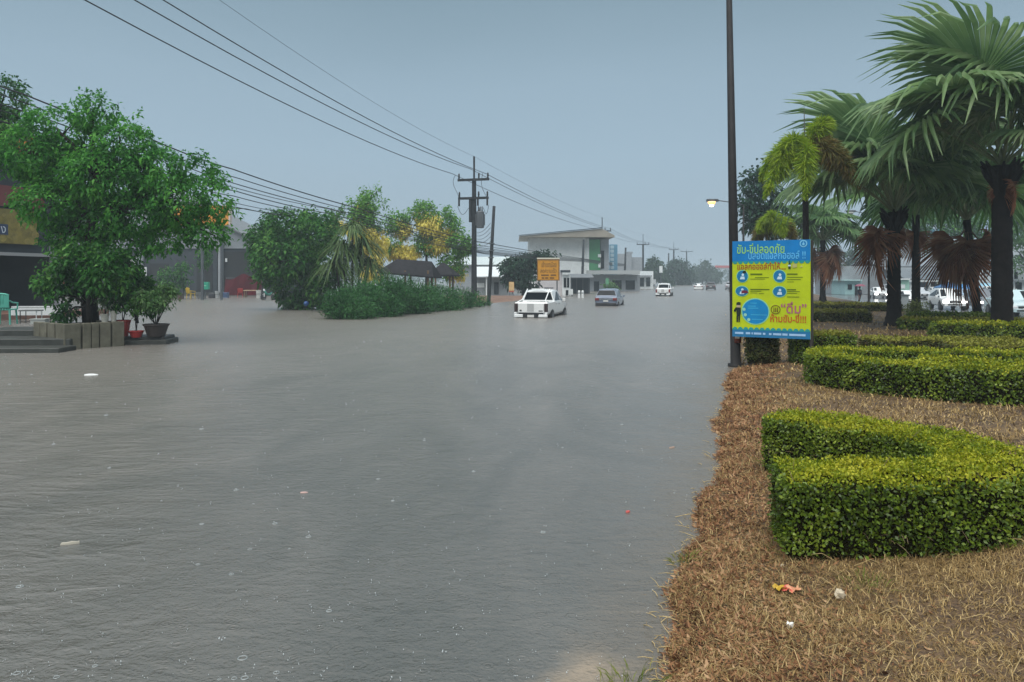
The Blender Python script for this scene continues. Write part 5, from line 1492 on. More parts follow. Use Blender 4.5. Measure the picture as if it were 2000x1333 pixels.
# ================================================================== VEHICLES
ST = {
 'pickup': [(-2.62, .60, .80, 1.02, .86, 1.06, .82), (-2.55, .48, .90, 1.10, .92, 1.16, .88), (-1.02, .45, .92, 1.14, .94, 1.18, .89), (-.90, .45, .92, 1.15, .94, 1.70, .70), (-.65, .45, .92, 1.16, .94, 1.79, .72),
            (.30, .45, .92, 1.16, .94, 1.80, .72), (.55, .45, .92, 1.15, .94, 1.76, .72), (1.32, .45, .92, 1.12, .93, 1.15, .84), (2.25, .45, .92, 1.02, .91, 1.06, .80), (2.55, .50, .86, .90, .85, .94, .74), (2.64, .55, .75, .75, .74, .78, .66)],
 'wagon': [(-2.32, .5, .78, .95, .82, .99, .76), (-2.26, .38, .86, 1.0, .89, 1.05, .84), (-2.12, .34, .88, 1.02, .90, 1.12, .85), (-1.80, .34, .88, 1.02, .90, 1.62, .66), (-1.5, .34, .88, 1.02, .90, 1.69, .68), (.25, .34, .88, 1.0, .90, 1.70, .68),
           (.5, .34, .88, 1.0, .90, 1.66, .68), (1.35, .34, .88, .98, .89, 1.02, .80), (2.10, .36, .86, .88, .86, .92, .76), (2.32, .42, .78, .74, .77, .78, .68)],
 'sedan': [(-2.25, .42, .76, .92, .79, .95, .72), (-2.18, .32, .83, .98, .85, 1.01, .78), (-1.62, .3, .85, 1.0, .86, 1.04, .76), (-.95, .3, .85, .98, .86, 1.40, .60), (-.6, .3, .85, .98, .86, 1.45, .61), (.05, .3, .85, .97, .86, 1.45, .61),
           (.25, .3, .85, .96, .86, 1.41, .60), (1.1, .3, .84, .92, .85, .96, .76), (1.95, .32, .82, .80, .82, .84, .72), (2.22, .38, .74, .66, .74, .70, .64)]}
GL = {'pickup': dict(rear=(2, 3), side=((3, 5), (5, 7)), front=(6, 7), wy=(-1.60, 1.62), wr=.385),
      'wagon': dict(rear=(2, 3), side=((3, 5), (5, 7)), front=(6, 7), wy=(-1.38, 1.45), wr=.36),
      'sedan': dict(rear=(2, 3), side=((3, 5), (5, 7)), front=(6, 7), wy=(-1.32, 1.36), wr=.32)}
M_tyre = mat('tyre', (.015, .015, .016), .7)
M_rim = mat('rim_dark', (.09, .09, .10), .35, metal=.6)
M_tail = mat('tail_lamp', (.16, .012, .012), .25)
M_head = mat('head_lamp', (.7, .72, .74), .12)
M_headlit = mat('head_lamp_lit', (.9, .9, .9), .2, emit=((1, .96, .9), 4))
M_plate = mat('number_plate_white', (.62, .62, .60), .5)
M_trim = mat('black_trim', (.018, .018, .02), .5)
def paint(name, c): return mat('paint_' + name, c, .22, coat=.6)
def vehicle(kind, name, label, cat, paint_m, loc, rz, lit=False, group=None, scale=1.0, tail=M_tail, canopy=False):
    S, g = ST[kind], GL[kind]
    root = thing(name, label, cat, loc, rz, group)
    root.scale = (scale,) * 3
    def half(s):
        y, zb, wb, zw, ww, zr, wr = s
        lo = zb + (zw - zb) * .45
        roofy = zr - .05 if zr > zw + .2 else zr - .012
        return [(wb * .90, y, zb), (wb * .985, y, zb + .10), (max(wb, ww) * 1.005, y, lo), (ww * .985, y, zw), (wr, y, roofy), (wr * .82, y, zr), (wr * .4, y, zr + .025)]
    mb = MB(); vs, fs = [], []
    rings = []
    for s in S:
        h_ = half(s); ring = h_ + [(-x, y, z) for x, y, z in reversed(h_)]
        rings.append(ring); vs += ring
    k = len(rings[0])
    for i in range(len(S) - 1):
        for j in range(k):
            j2 = (j + 1) % k
            fs.append((i * k + j, (i + 1) * k + j, (i + 1) * k + j2, i * k + j2))
    fs.append(tuple(range(k))); fs.append(tuple((len(S) - 1) * k + j for j in range(k - 1, -1, -1)))
    mb.add(vs, fs)
    body = mb.build('body', paint_m, root)
    bv = body.modifiers.new('rounded_edges', 'BEVEL'); bv.width = .055; bv.segments = 3; bv.limit_method = 'ANGLE'; bv.angle_limit = R(22)
    bv.harden_normals = True
    body.data.polygons.foreach_set('use_smooth', [True] * len(body.data.polygons))
    def lerp(a, b, t): return tuple(a[i] + (b[i] - a[i]) * t for i in range(3))
    # windows
    for sa, sb in g['side']:
        A, B = S[sa], S[sb]
        for sg in (1, -1):
            def pt(s, v):
                y, zb, wb, zw, ww, zr, wr = s
                zt = zr - .05 if zr > zw + .2 else zr - .012
                return (sg * (ww * .985 + (wr - ww * .985) * v + .012), y, zw + (zt - zw) * v)
            v0, v1 = .10, .92
            q = [lerp(pt(A, v0), pt(B, v0), .05 if sa == g['side'][0][0] else .03), lerp(pt(A, v0), pt(B, v0), .96 if sb != g['side'][1][1] else .86), lerp(pt(A, v1), pt(B, v1), .96 if sb != g['side'][1][1] else .80), lerp(pt(A, v1), pt(B, v1), .05)]
            if sg < 0: q = q[::-1]
            m2 = MB(); m2.add(q, [(0, 1, 2, 3)]); m2.build('window', M_glassd, root)
    for nm, (lo_i, hi_i) in (('rear_window', (g['rear'][0], g['rear'][1])), ('windscreen', (g['front'][1], g['front'][0]))):
        lo, hi = S[lo_i], S[hi_i]
        sgn = -1 if nm == 'rear_window' else 1
        zl, zh = lo[5] + .06, hi[5] - .05
        pl = lambda z: (z - lo[5]) / (hi[5] - lo[5])
        y0, y1 = lo[0] + (hi[0] - lo[0]) * pl(zl), lo[0] + (hi[0] - lo[0]) * pl(zh)
        nx = Vector((0, sgn * (hi[5] - lo[5]), abs(hi[0] - lo[0]))).normalized() * .018
        w0 = lo[6] + (hi[6] - lo[6]) * pl(zl); w1 = lo[6] + (hi[6] - lo[6]) * pl(zh)
        q = [(-w0 * .93, y0 + nx.y, zl + nx.z), (w0 * .93, y0 + nx.y, zl + nx.z), (w1 * .92, y1 + nx.y, zh + nx.z), (-w1 * .92, y1 + nx.y, zh + nx.z)]
        m2 = MB(); m2.add(q, [(0, 1, 2, 3)] if sgn < 0 else [(3, 2, 1, 0)]); m2.build(nm, M_glassd, root)
    # wheels
    for wy in g['wy']:
        for sg in (1, -1):
            r_ = g['wr']; xo = sg * .955; xi = sg * .70
            if kind == 'sedan': xo = sg * .885
            if kind == 'wagon': xo = sg * .92
            m2 = MB(); m2.tube([(xi, 0, 0), (xo - sg * .02, 0, 0), (xo, 0, 0)], [r_, r_, r_ * .93], 20); wh_ = m2.build('wheel', M_tyre, root, (0, wy, r_))
            m2 = MB(); m2.tube([(xo - sg * .01, 0, 0), (xo + sg * .006, 0, 0)], [r_ * .66, r_ * .60], 14); m2.build('rim', M_rim, wh_)
            m2 = MB(); m2.tube([(xi, 0, 0), (xo - sg * .03, 0, 0)], [r_ * 1.17, r_ * 1.17], 20); m2.build('wheel_arch', M_trim, root, (0, wy, r_ + .02))
    y0 = S[0][0] - .01; w0 = S[1][2]; zt = S[1][3]
    if kind == 'pickup':
        for sg in (1, -1):
            m2 = MB(); m2.cbox(min(sg * .72, sg * .905), max(sg * .72, sg * .905), y0 - .05, y0 + .10, .66, 1.10, .02); m2.build('tail_light', tail, root)
        m2 = MB(); m2.cbox(-.70, .70, y0 - .035, y0 + .02, .62, 1.12, .02); tg_ = m2.build('tailgate', paint_m, root)
        m2 = MB(); m2.box(-.2, .16, y0 - .05, y0 - .037, .68, 1.08); m2.build('centre_panel', mat('silver_panel', (.42, .43, .43), .35), tg_)
        m2 = MB(); m2.box(.42, .64, y0 - .045, y0 - .037, .68, .73); m2.box(-.62, -.5, y0 - .045, y0 - .037, .68, .76); m2.build('badge', M_trim, tg_)
        m2 = MB(); m2.box(-.66, .66, y0 - .06, y0 + .05, .54, .615); m2.build('bumper_step', M_trim, root)
        for sg in (1, -1):
            m2 = MB(); m2.cbox(min(sg * .42, sg * .9), max(sg * .42, sg * .9), y0 - .14, y0 + .02, .38, .52, .03); m2.build('rear_bumper', M_white, root)
            m2 = MB(); m2.cbox(min(sg * .76, sg * .9), max(sg * .76, sg * .9), y0 - .10, y0 + .02, .53, .63, .02); m2.build('bumper_corner', M_white, root)
        m2 = MB(); m2.box(-.42, .42, y0 - .07, y0 + .03, .32, .535); m2.build('bumper_centre', M_trim, root)
        m2 = MB(); m2.box(-.18, .18, y0 - .09, y0 - .075, .37, .50); m2.build('number_plate', M_plate, root)
        m2 = MB(); m2.tube([(-.62, -.95, 1.83), (-.64, -2.0, 1.28), (-.78, -2.5, 1.16)], [.03, .03, .03], 6); m2.tube([(.62, -.95, 1.83), (.64, -2.0, 1.28), (.78, -2.5, 1.16)], [.03, .03, .03], 6)
        m2.box(-.38, .38, -1.0, -.9, 1.80, 1.86)
        m2.build('sport_bar', M_white, root, kind='stuff')
    else:
        for sg in (1, -1):
            m2 = MB(); m2.cbox(min(sg * .56, sg * .88), max(sg * .56, sg * .88), y0 - .045, y0 + .14, .78, .98, .02); m2.build('tail_light', tail, root)
        m2 = MB(); m2.cbox(-.84, .84, y0 - .07, y0 + .05, .34, .58, .03); m2.build('rear_bumper', paint_m if kind == 'sedan' else M_trim, root)
        m2 = MB(); m2.box(-.54, .54, y0 - .055, y0 - .02, .86, .92); m2.build('chrome_strip', M_chrome, root)
        m2 = MB(); m2.box(-.2, .2, y0 - .062, y0 - .045, .68, .80); m2.build('number_plate', M_plate, root)
    yf = S[-2][0]; wf = S[-2][2]; zf = S[-2][3]
    for sg in (1, -1):
        m2 = MB(); m2.cbox(min(sg * .42, sg * (S[-1][2] + .05)), max(sg * .42, sg * (S[-1][2] + .05)), S[-1][0] - .22, S[-1][0] + .03, S[-1][3] - .14, S[-1][3] + .02, .03); m2.build('headlight', M_headlit if lit else M_head, root)
        m2 = MB(); m2.cbox(min(sg * .92, sg * 1.08), max(sg * .92, sg * 1.08), S[7][0] - .38, S[7][0] - .22, S[7][3] + .02, S[7][3] + .18, .02); m2.build('wing_mirror', paint_m, root)
    m2 = MB(); m2.cbox(-.40, .40, yf - .05, S[-1][0] + .035, S[-1][3] - .16, S[-1][3], .02); m2.build('grille', M_trim, root)
    m2 = MB(); m2.cbox(-.74, .74, yf - .05, S[-1][0] + .05, .36, zf - .30, .03); m2.build('front_bumper', paint_m, root)
    m2 = MB(); m2.box(-.5, .5, S[-1][0] + .02, S[-1][0] + .06, .40, .50); m2.build('air_intake', M_trim, root)
    m2 = MB(); m2.box(-.17, .17, S[-1][0] + .055, S[-1][0] + .07, .52, .62); m2.build('number_plate', M_plate, root)
    # door seams and handles
    for sg in (1, -1):
        for y in ((-.2, .55) if kind != 'sedan' else (-.35, .55)):
            x = S[3][4] * 1.0
            m2 = MB(); m2.box(min(sg * (x - .01), sg * (x + .012)), max(sg * (x - .01), sg * (x + .012)), y - .62, y - .46, S[3][3] - .14, S[3][3] - .10); m2.build('door_handle', M_chrome, root)
    return root
W_ = paint('white', (.74, .75, .74)); Gy = paint('slate_blue', (.13, .16, .22)); Dk = paint('dark', (.035, .035, .04)); Sv = paint('silver', (.45, .47, .50)); Bl = paint('pale_blue', (.30, .40, .52)); Tl = paint('teal_white', (.45, .58, .60))
FL = 'vehicles driving away through the flood'
M_tailk = mat('smoked_tail_lamp', (.035, .02, .02), .2)
def on_flood(px, py, dz): g = G(px, py, 0.0); g.z = -dz; return g
def behind(g, k): return g + RD * k
vehicle('pickup', 'pickup_truck', 'white pickup truck with tinted rear window, largest vehicle wading through the flood', 'pickup truck', W_, behind(on_flood(1039, 621, .36), 2.6), RA, group=FL, tail=M_tailk, scale=1.07)
vehicle('wagon', 'wagon_car', 'slate blue family wagon ahead of the white pickup, blue tailgate', 'car', Gy, behind(on_flood(1183, 598.5, .32), 2.4), RA, group=FL)
vehicle('pickup', 'pickup_truck', 'smaller white pickup truck farther down the flooded road under the row of shops', 'pickup truck', W_, behind(on_flood(1295, 579, .2), 2.4), RA, group=FL)
vehicle('sedan', 'car', 'small white car far off in the rain, next to a dark jeep', 'car', W_, behind(on_flood(1364, 566.5, .2), 2.4), RA, group=FL)
vehicle('wagon', 'jeep', 'dark boxy jeep far off in the rain', 'jeep', Dk, behind(on_flood(1388, 567, .1), 2.4), RA, group=FL)
vehicle('wagon', 'car', 'grey far off car half hidden by the signboard edge', 'car', Sv, behind(on_flood(1426, 566.5, .1), 2.4), RA, group=FL)
RQ = 'oncoming vehicles on the far carriageway'
def on_road(px, py): g = G(px, py, ZR); g.z = ZR + .004; return g
RB = RA + PI
vehicle('wagon', 'car', 'white high-roofed car facing us between the palm trunks, headlights on', 'car', W_, behind(on_road(1864, 607), 2.2), RB, True, RQ, 1.03)
vehicle('sedan', 'car', 'white car with blue bonnet glare beside the person with an umbrella', 'car', W_, behind(on_road(1722, 584), 2.2), RB, True, RQ)
vehicle('sedan', 'car', 'white sedan behind the pale yellowish round shrub', 'car', W_, behind(on_road(1780, 599), 2.2), RB, False, RQ)
vehicle('sedan', 'car', 'silver sedan following behind the white high-roofed car', 'car', Sv, behind(on_road(1806, 585), 2.2), RB, False, RQ)
vehicle('pickup', 'pickup_truck', 'pale teal pickup half cut off at the picture edge past the thick palm', 'pickup truck', Tl, behind(on_road(2000, 621), 2.4), RB, False, RQ)
vehicle('wagon', 'car', 'dark grey car emerging from behind the thickest palm trunk', 'car', paint('grey', (.12, .13, .15)), behind(on_road(1936, 608), 2.2), RB, True, RQ)
vehicle('sedan', 'car', 'pale blue sedan farther back by the blue canopies', 'car', Bl, behind(on_road(1902, 592), 2.2), RB, False, RQ)
vehicle('sedan', 'car', 'faint white car glimpsed beside the trunk of the small fan palm', 'car', W_, behind(on_road(1580, 565), 2.2), RB, True, RQ)
vehicle('wagon', 'car', 'faint silver car under the pinkish palm skirt', 'car', Sv, behind(on_road(1637, 567.5), 2.2), RB, False, RQ)
vehicle('sedan', 'car', 'small white car with lit lamps just behind the umbrella', 'car', W_, behind(on_road(1696, 574), 2.2), RB, True, RQ)

vehicle('sedan', 'car', 'pale sedan parked before the teal kiosk', 'car', W_, behind(on_road(1658, 572), 2.2), RB, False, RQ)
vehicle('wagon', 'car', 'silver people carrier between the white booth and mint kiosk', 'car', Sv, behind(on_road(1742, 578), 2.2), RB, False, RQ)
vehicle('sedan', 'car', 'white sedan queueing under the heavy reddish palm skirt', 'car', W_, behind(on_road(1838, 583), 2.2), RB, False, RQ)
vehicle('wagon', 'car', 'white estate car standing by the pale blue canopy', 'car', W_, behind(on_road(1950, 590), 2.2), RB, False, RQ)
# ------------------------------------------------------------------ person under an umbrella
def person_mesh(verts, edges, rad, m):
    me = bpy.data.meshes.new('person'); me.from_pydata(verts, edges, []); me.materials.append(m)
    o = bpy.data.objects.new('tmp_person', me); COL.objects.link(o)
    md = o.modifiers.new('skin', 'SKIN')
    for v, r_ in zip(me.skin_vertices[0].data, rad): v.radius = (r_, r_)
    me.skin_vertices[0].data[0].use_root = True
    md2 = o.modifiers.new('sub', 'SUBSURF'); md2.levels = 2; md2.render_levels = 2
    bpy.context.view_layer.update()
    res = bpy.data.meshes.new_from_object(o.evaluated_get(bpy.context.evaluated_depsgraph_get()))
    bpy.data.objects.remove(o)
    res.polygons.foreach_set('use_smooth', [True] * len(res.polygons))
    return res
pl = on_road(1679, 593)
root = thing('person', 'person in dark clothes walking at the road edge under a maroon umbrella', 'person', pl, R(200))
V_ = [(0, 0, .95), (0, 0, 1.12), (0, .01, 1.32), (0, .01, 1.46), (0, .02, 1.54), (0, .02, 1.64), (0, .02, 1.72),
      (.1, 0, .90), (.11, .06, .50), (.11, 0, .08), (.12, .12, .04), (-.1, 0, .90), (-.11, -.08, .50), (-.11, -.22, .10), (-.12, -.12, .04),
      (.18, .01, 1.40), (.24, .06, 1.14), (.16, .24, 1.20), (.12, .28, 1.24), (-.18, .01, 1.40), (-.23, -.04, 1.12), (-.22, .08, .90), (-.22, .10, .82)]
E_ = [(0, 1), (1, 2), (2, 3), (3, 4), (4, 5), (5, 6), (0, 7), (7, 8), (8, 9), (9, 10), (0, 11), (11, 12), (12, 13), (13, 14), (2, 15), (15, 16), (16, 17), (17, 18), (2, 19), (19, 20), (20, 21), (21, 22)]
Rr_ = [.15, .14, .15, .07, .06, .10, .07, .09, .06, .045, .04, .09, .06, .045, .04, .06, .045, .035, .035, .06, .045, .035, .035]
link('body', person_mesh(V_, E_, Rr_, mat('skin_tone', (.28, .16, .10), .6)), root)
mb = MB(); mb.tube([(0, 0, .85), (0, 0, 1.0), (0, .01, 1.3), (0, .01, 1.44)], [.20, .19, .21, .10], 12); mb.tube([(.17, .01, 1.40), (.24, .06, 1.14), (.19, .18, 1.18)], [.075, .06, .05], 8); mb.tube([(-.17, .01, 1.40), (-.23, -.04, 1.12), (-.22, .04, .96)], [.075, .06, .05], 8)
mb.build('jacket', mat('dark_jacket', (.03, .03, .05), .7), root, smooth=True)
mb = MB(); mb.tube([(.1, 0, .92), (.11, .06, .50), (.11, 0, .16)], [.115, .08, .065], 8); mb.tube([(-.1, 0, .92), (-.11, -.08, .50), (-.11, -.20, .18)], [.115, .08, .065], 8)
mb.build('trousers', mat('brown_trousers', (.10, .06, .05), .8), root, smooth=True)
mb = MB(); mb.lathe([(.105, 1.60), (.115, 1.66), (.10, 1.74), (.05, 1.78)], (0, .005, 0), 12); mb.build('hair', M_black, root, smooth=True)
u = thing('umbrella', 'open maroon umbrella held over the person in dark clothes', 'umbrella', pl + Vector((-.06, -.26, 0)))
mb = MB(); vs = [(0, 0, 2.02)]
for k in range(16):
    t = 2 * PI * k / 16; r_ = .58 if k % 2 == 0 else .55
    vs += [(.3 * math.cos(t), .3 * math.sin(t), 1.96), (r_ * math.cos(t), r_ * math.sin(t), 1.77 + (.0 if k % 2 == 0 else .02))]
fs = []
for k in range(16):
    a, b_ = 1 + 2 * k, 1 + 2 * ((k + 1) % 16)
    fs += [(0, a, b_), (a, a + 1, b_ + 1, b_)]
mb.add(vs, fs); mb.build('canopy', mat('maroon_cloth', (.20, .05, .08), .6), u)
mb = MB(); mb.tube([(0, 0, 1.14), (0, 0, 2.08)], .012, 6); mb.build('shaft', M_steel, u)

# ================================================================== LEFT FORECOURT
M_block = mat('mossy_block', (.075, .072, .05), .85, .45, 2.5, .5, 14, col2=(.16, .15, .11))
def planter():
    c0 = Vector((-13.85, 23.75, 0)); c1 = Vector((-12.75, 25.25, 0)); bk = Vector((-16.6, 26.6, 0))
    d1 = (c1 - c0); L1 = d1.length; ang = math.atan2(d1.y, d1.x)
    root = thing('planter', 'square planter walled with upright concrete slabs and dark slits, holding the big tree', 'planter', c0, ang)
    # local x along the face towards the forecourt, local y inwards
    L2 = 2.25
    hgt = .80
    gaps = [(0.0, .50), (.56, .80), (.83, 1.05), (1.09, 1.42), (1.48, L1)]
    for x0, x1 in gaps:
        mb = MB(); mb.cbox(x0, x1, -.02 * (x0 > .5), .14, -.3, hgt, .015); mb.build('slab', M_block, root)
    y = .145
    for w_ in (.42, .10, .42, .12, .46, .46):
        mb = MB(); mb.cbox(0 if w_ > .2 else .03, .14, y, y + w_ - .02, -.3, hgt - .02 * (w_ < .2), .015); mb.build('slab', M_block, root); y += w_ + .015
    mb = MB(); mb.box(L1 - .14, L1, .145, L2, -.3, hgt - .01); mb.build('side_slab', M_block, root)
    mb = MB(); mb.box(.15, L1 - .15, .145, L2, -.3, hgt - .09); mb.build('soil', mat('planter_soil', (.04, .03, .02), .9, .3, 6, .8, 12), root)
planter()
def steps():
    g = G(60, 690, 0)
    root = thing('concrete_steps', 'low dark mossy concrete steps next to the slab planter', 'steps', (g.x, g.y, 0), .05)
    mb = MB(); mb.cbox(-3.2, .82, 0, 1.0, -.3, .14, .02); mb.build('step', M_concd, root)
    mb = MB(); mb.cbox(-3.2, .62, 1.003, 2.4, -.3, .34, .02); mb.build('step', M_concd, root)
    mb = MB(); mb.cbox(-3.2, .35, 2.403, 4.4, -.3, .52, .02); mb.build('step', M_concd, root)
steps()
def chair_plastic(label, loc, rz, m, s=1.0, arms=True, group='plastic chairs by the shops'):
    root = thing('plastic_chair', label, 'chair', loc, rz, group); root.scale = (s,) * 3
    mb = MB(); mb.cbox(-.24, .24, -.22, .24, .42, .455, .015); mb.build('seat', m, root)
    mb = MB()
    for k in range(7):      # curved slatted back
        t = -.9 + 1.8 * k / 6
        x, y = .25 * math.sin(t), .27 - .10 * (1 - math.cos(t)) * 1.2
        mb.tube([(x * .95, y - .03, .45), (x, y + .05, .70), (x, y + .09, .90 - .05 * t * t)], .022, 6)
    pts = [(.27 * math.sin(t), .36 - .10 * (1 - math.cos(t)) * 1.2, .90 - .05 * t * t) for t in np.linspace(-1, 1, 9)]
    mb.tube(pts, .03, 7)
    mb.build('backrest', m, root, smooth=True)
    mb = MB(); mb.add([(-.22, .27, .5), (.22, .27, .5), (.25, .34, .88), (-.25, .34, .88), (-.22, .285, .5), (.22, .285, .5), (.25, .355, .88), (-.25, .355, .88)], [(0, 1, 2, 3), (7, 6, 5, 4), (0, 4, 5, 1), (2, 6, 7, 3)]); mb.build('back_panel', m, root)
    for x in (-.21, .21):
        for y in (-.19, .21):
            mb = MB(); mb.tube([(x, y, .425), (x * 1.12, y * 1.15, 0)], [.03, .022], 6); mb.build('leg', m, root)
        if arms:
            mb = MB(); mb.tube([(x * 1.15, -.2, .43), (x * 1.2, -.2, .62), (x * 1.2, .1, .64), (x * 1.15, .3, .70)], .022, 6); mb.build('armrest', m, root)
    return root
g = P(12, 640, 26.5); g.z = .50
chair_plastic('turquoise plastic armchair standing on the top concrete step', P(10, 612, 28.2) - Vector((0, 0, P(10, 612, 28.2).z - .53)), R(-170), M_teal, 1.25)
b = P(75, 612, 39); b.z = .33
root = thing('white_bench', 'long white bench on the red tiled shop platform', 'bench', b, R(6))
mb = MB(); mb.box(-1.3, 1.05, 0, .5, .42, .47); mb.build('seat', M_white, root)
mb = MB(); mb.box(-1.3, 1.05, -.03, .0 - .003, .02, .40); mb.build('front_board', M_white, root)
for x in (-1.2, .95):
    mb = MB(); mb.box(x - .04, x + .04, .05, .45, 0, .418); mb.build('leg', M_white, root)
b = P(55, 636, 29); b.z = .53
root = thing('metal_table', 'small grey metal table with thin legs next to the turquoise chair', 'table', P(38, 640, 28.6) - Vector((0, 0, P(38, 640, 28.6).z - .53)), .1)
mb = MB(); mb.cbox(-.05, .62, 0, .5, .46, .50, .01); mb.build('table_top', mat('grey_top', (.10, .11, .11), .5), root)
for x in (0, .57):
    for y in (.05, .45):
        mb = MB(); mb.tube([(x, y, 0), (x, y, .458)], .018, 6); mb.build('leg', M_wallw if x else M_steel, root)
b = P(72, 636, 28.2); b.z = .53
root = thing('white_crate', 'low white crate standing beside the metal table legs', 'crate', b)
mb = MB(); mb.cbox(-.25, .3, 0, .3, 0, .16, .015); mb.build('body', mat('greyish_white', (.40, .42, .40), .6), root)
mb = MB(); mb.box(-.27, .32, -.02, .32, .162, .2); mb.build('rim', mat('greyish_white', (.40, .42, .40), .6), root)

def potted(label, c, r_, h_, m, blobs, leaf, n, L, Y, group='potted plants by the planter', Wf=.4):
    root = thing('potted_plant', label, 'potted plant', c, 0, group)
    mb = MB(); mb.lathe([(r_ * .62, -.02), (r_ * .70, .02), (r_ * .95, h_ * .8), (r_, h_ * .86), (r_ * 1.06, h_ * .9), (r_ * 1.06, h_), (r_ * .94, h_), (r_ * .92, h_ * .9), (.02, h_ * .88)], (0, 0, 0), 18); mb.build('pot', m, root, smooth=False)
    (V, Q), _ = crown_arrays(px_blobs(Y, blobs), n, L, Wf, .16, 12, .35, .3)
    link('foliage', np_mesh('foliage', V - np.array(c), Q, leaf), root, kind='stuff')
    mb = MB()
    for bb in px_blobs(Y, blobs):
        e = bb[0] - np.array(c); mb.tube([(0, 0, h_ * .85), (e[0] * .5, e[1] * .5, e[2] * .6), tuple(e)], [.02, .015, .006], 5)
    mb.build('stem', M_bark, root, kind='stuff')
M_potr = mat('red_glazed_pot', (.26, .035, .03), .45, .25, 4)
M_potd = mat('dark_earthen_bowl', (.035, .028, .026), .6, .3, 4)
plat = P(280, 640, 26.2)
root = thing('pot_stand', 'low black slab platform carrying the potted plants', 'stand', (-13.4, 25.85, 0), R(8))
mb = MB(); mb.cbox(.25, 1.80, -.35, 1.0, -.3, .16, .03); mb.build('slab', M_concd, root)
mb = MB(); mb.cbox(.33, 1.70, -.28, .9, .163, .26, .02); mb.build('upper_slab', mat('black_slab', (.025, .026, .026), .5, .3, 4), root)
c = P(305, 632, 25.9); c.z = .262
potted('wide dark earthenware bowl with bushy pale green plant', c, .40, .42, M_potd, [(300, 588, 26, 16), (322, 580, 18, 20), (285, 590, 20, 14), (335, 570, 12, 12), (270, 585, 14, 16), (318, 565, 12, 10)], leafmat('bowl_leaf', [(.04, .12, .03), (.09, .20, .06), (.16, .26, .10)], .4, .3), 2200, .13, 25.9)
c = P(266, 634, 25.7); c.z = .262
potted('squat bright red bowl between the dark bowl and the tall red pot', c, .24, .20, mat('bright_red_bowl', (.38, .03, .03), .4), [(262, 600, 14, 14), (272, 595, 12, 12)], L_tree2, 500, .11, 25.7)
c = P(240, 634, 25.9); c.z = .262
potted('tall red glazed pot next to the slab planter', c, .24, .55, M_potr, [(238, 585, 18, 20), (250, 575, 14, 16)], L_dark, 900, .13, 25.9)
c = P(205, 634, 25.4); c.z = .72
potted('pale speckled pot with white blooms inside the planter corner', c, .13, .32, mat('pale_pot', (.45, .44, .38), .7, .3, 6), [(205, 590, 14, 16), (214, 580, 8, 8)], leafmat('white_bloom', [(.05, .10, .03), (.08, .14, .05), (.55, .55, .48)], .5, .3), 420, .09, 25.4)
c = P(222, 634, 25.5); c.z = .72
potted('thin whitewashed pot leaning at the planter edge', c, .10, .42, mat('whitewashed_pot', (.50, .48, .42), .7, .3, 6), [(224, 588, 10, 14), (216, 595, 8, 10)], L_dark, 300, .09, 25.5)
tree('dark broad-leaved bush crowded behind the potted plants', 27.2, [(268, 632), (266, 600)], [(262, 560, 24, 34), (282, 575, 20, 26), (250, 540, 18, 22), (295, 592, 14, 16)], 2600, .17, L_dark, cat='shrub', name='shrub', tr=.05, cl=.22, limbs=4)
# shrubs and clutter before the workshop
for i, (px, py, rx, ry, lab) in enumerate([(358, 535, 12, 26, 'thin leafy sapling before the slate workshop, beside the yellow chair'), (325, 545, 14, 22, 'spiky young plant before the workshop wall'), (398, 505, 9, 16, 'small hanging bush high before the workshop shutter')]):
    tree(lab, 84, [(px, 584), (px, py + ry * .5)], [(px, py, rx, ry), (px + 5, py - ry * .6, rx * .6, ry * .5), (px - 6, py + ry * .3, rx * .6, ry * .5)], 500, .32, L_dark, cat='plant', name='sapling', tr=.05, cl=.4, limbs=3)
Yc = 84
def ground_at(px, Y): p = P(px, 545, Y); p.z = 0; return p
chair_plastic('bright yellow plastic chair in front of the slate workshop', ground_at(373, Yc), R(150), M_yel, 1.35)
chair_plastic('small red plastic chair in front of the red tarpaulin', ground_at(469, Yc + 6), R(-160), M_red, 1.2, False)
root = thing('post_box', 'green box on a thin grey stand before the workshop', 'box', ground_at(401, Yc))
mb = MB(); mb.cbox(-.38, .42, -.25, .25, 1.05, 1.85, .05); mb.build('body', mat('emerald_box', (.02, .32, .20), .4), root)
mb = MB(); mb.tube([(0, 0, -.2), (0, 0, 1.048)], .07, 8); mb.build('stand', M_steel, root)
mb = MB(); mb.box(-.15, .2, -.27, -.253, 1.4, 1.5); mb.build('slot', mat('pale_mint', (.3, .6, .45), .5), root)
root = thing('tarpaulin', 'large sagging dark red tarpaulin draped beside the workshop column', 'tarpaulin', ground_at(470, Yc + 12))
mb = MB(); vs = []
for i in range(15):
    for j in range(8):
        u_, v_ = i / 14, j / 7
        x = -1.9 + 4.6 * u_; z = .15 + (2.5 - .5 * abs(u_ - .45) * 2 - .25 * math.sin(u_ * 9)) * (1 - v_)
        y = .15 * math.sin(i * 1.3 + j * .4) - .7 * v_
        vs.append((x, y, z))
fs = [(i * 8 + j, (i + 1) * 8 + j, (i + 1) * 8 + j + 1, i * 8 + j + 1) for i in range(14) for j in range(7)]
mb.add(vs, fs); mb.build('sheet', mat('red_sheet', (.06, .006, .010), .8, .3, 1, spec=.05), root, smooth=True)
for x in (-1.8, 2.6):
    mb = MB(); mb.tube([(x, .1, -.2), (x, .1, 2.4)], .05, 6); mb.build('post', M_steel, root)
mb = MB(); mb.tube([(-1.8, .08, 2.3), (2.6, .08, 2.3)], .03, 6); mb.build('rail', M_steel, root)
root = thing('wooden_table', 'pale wooden table beside the small red chair', 'table', ground_at(492, Yc + 6))
mb = MB(); mb.cbox(-.9, .9, -.4, .4, .80, .88, .02); mb.build('table_top', mat('pale_wood', (.42, .32, .20), .6, .2, 3), root)
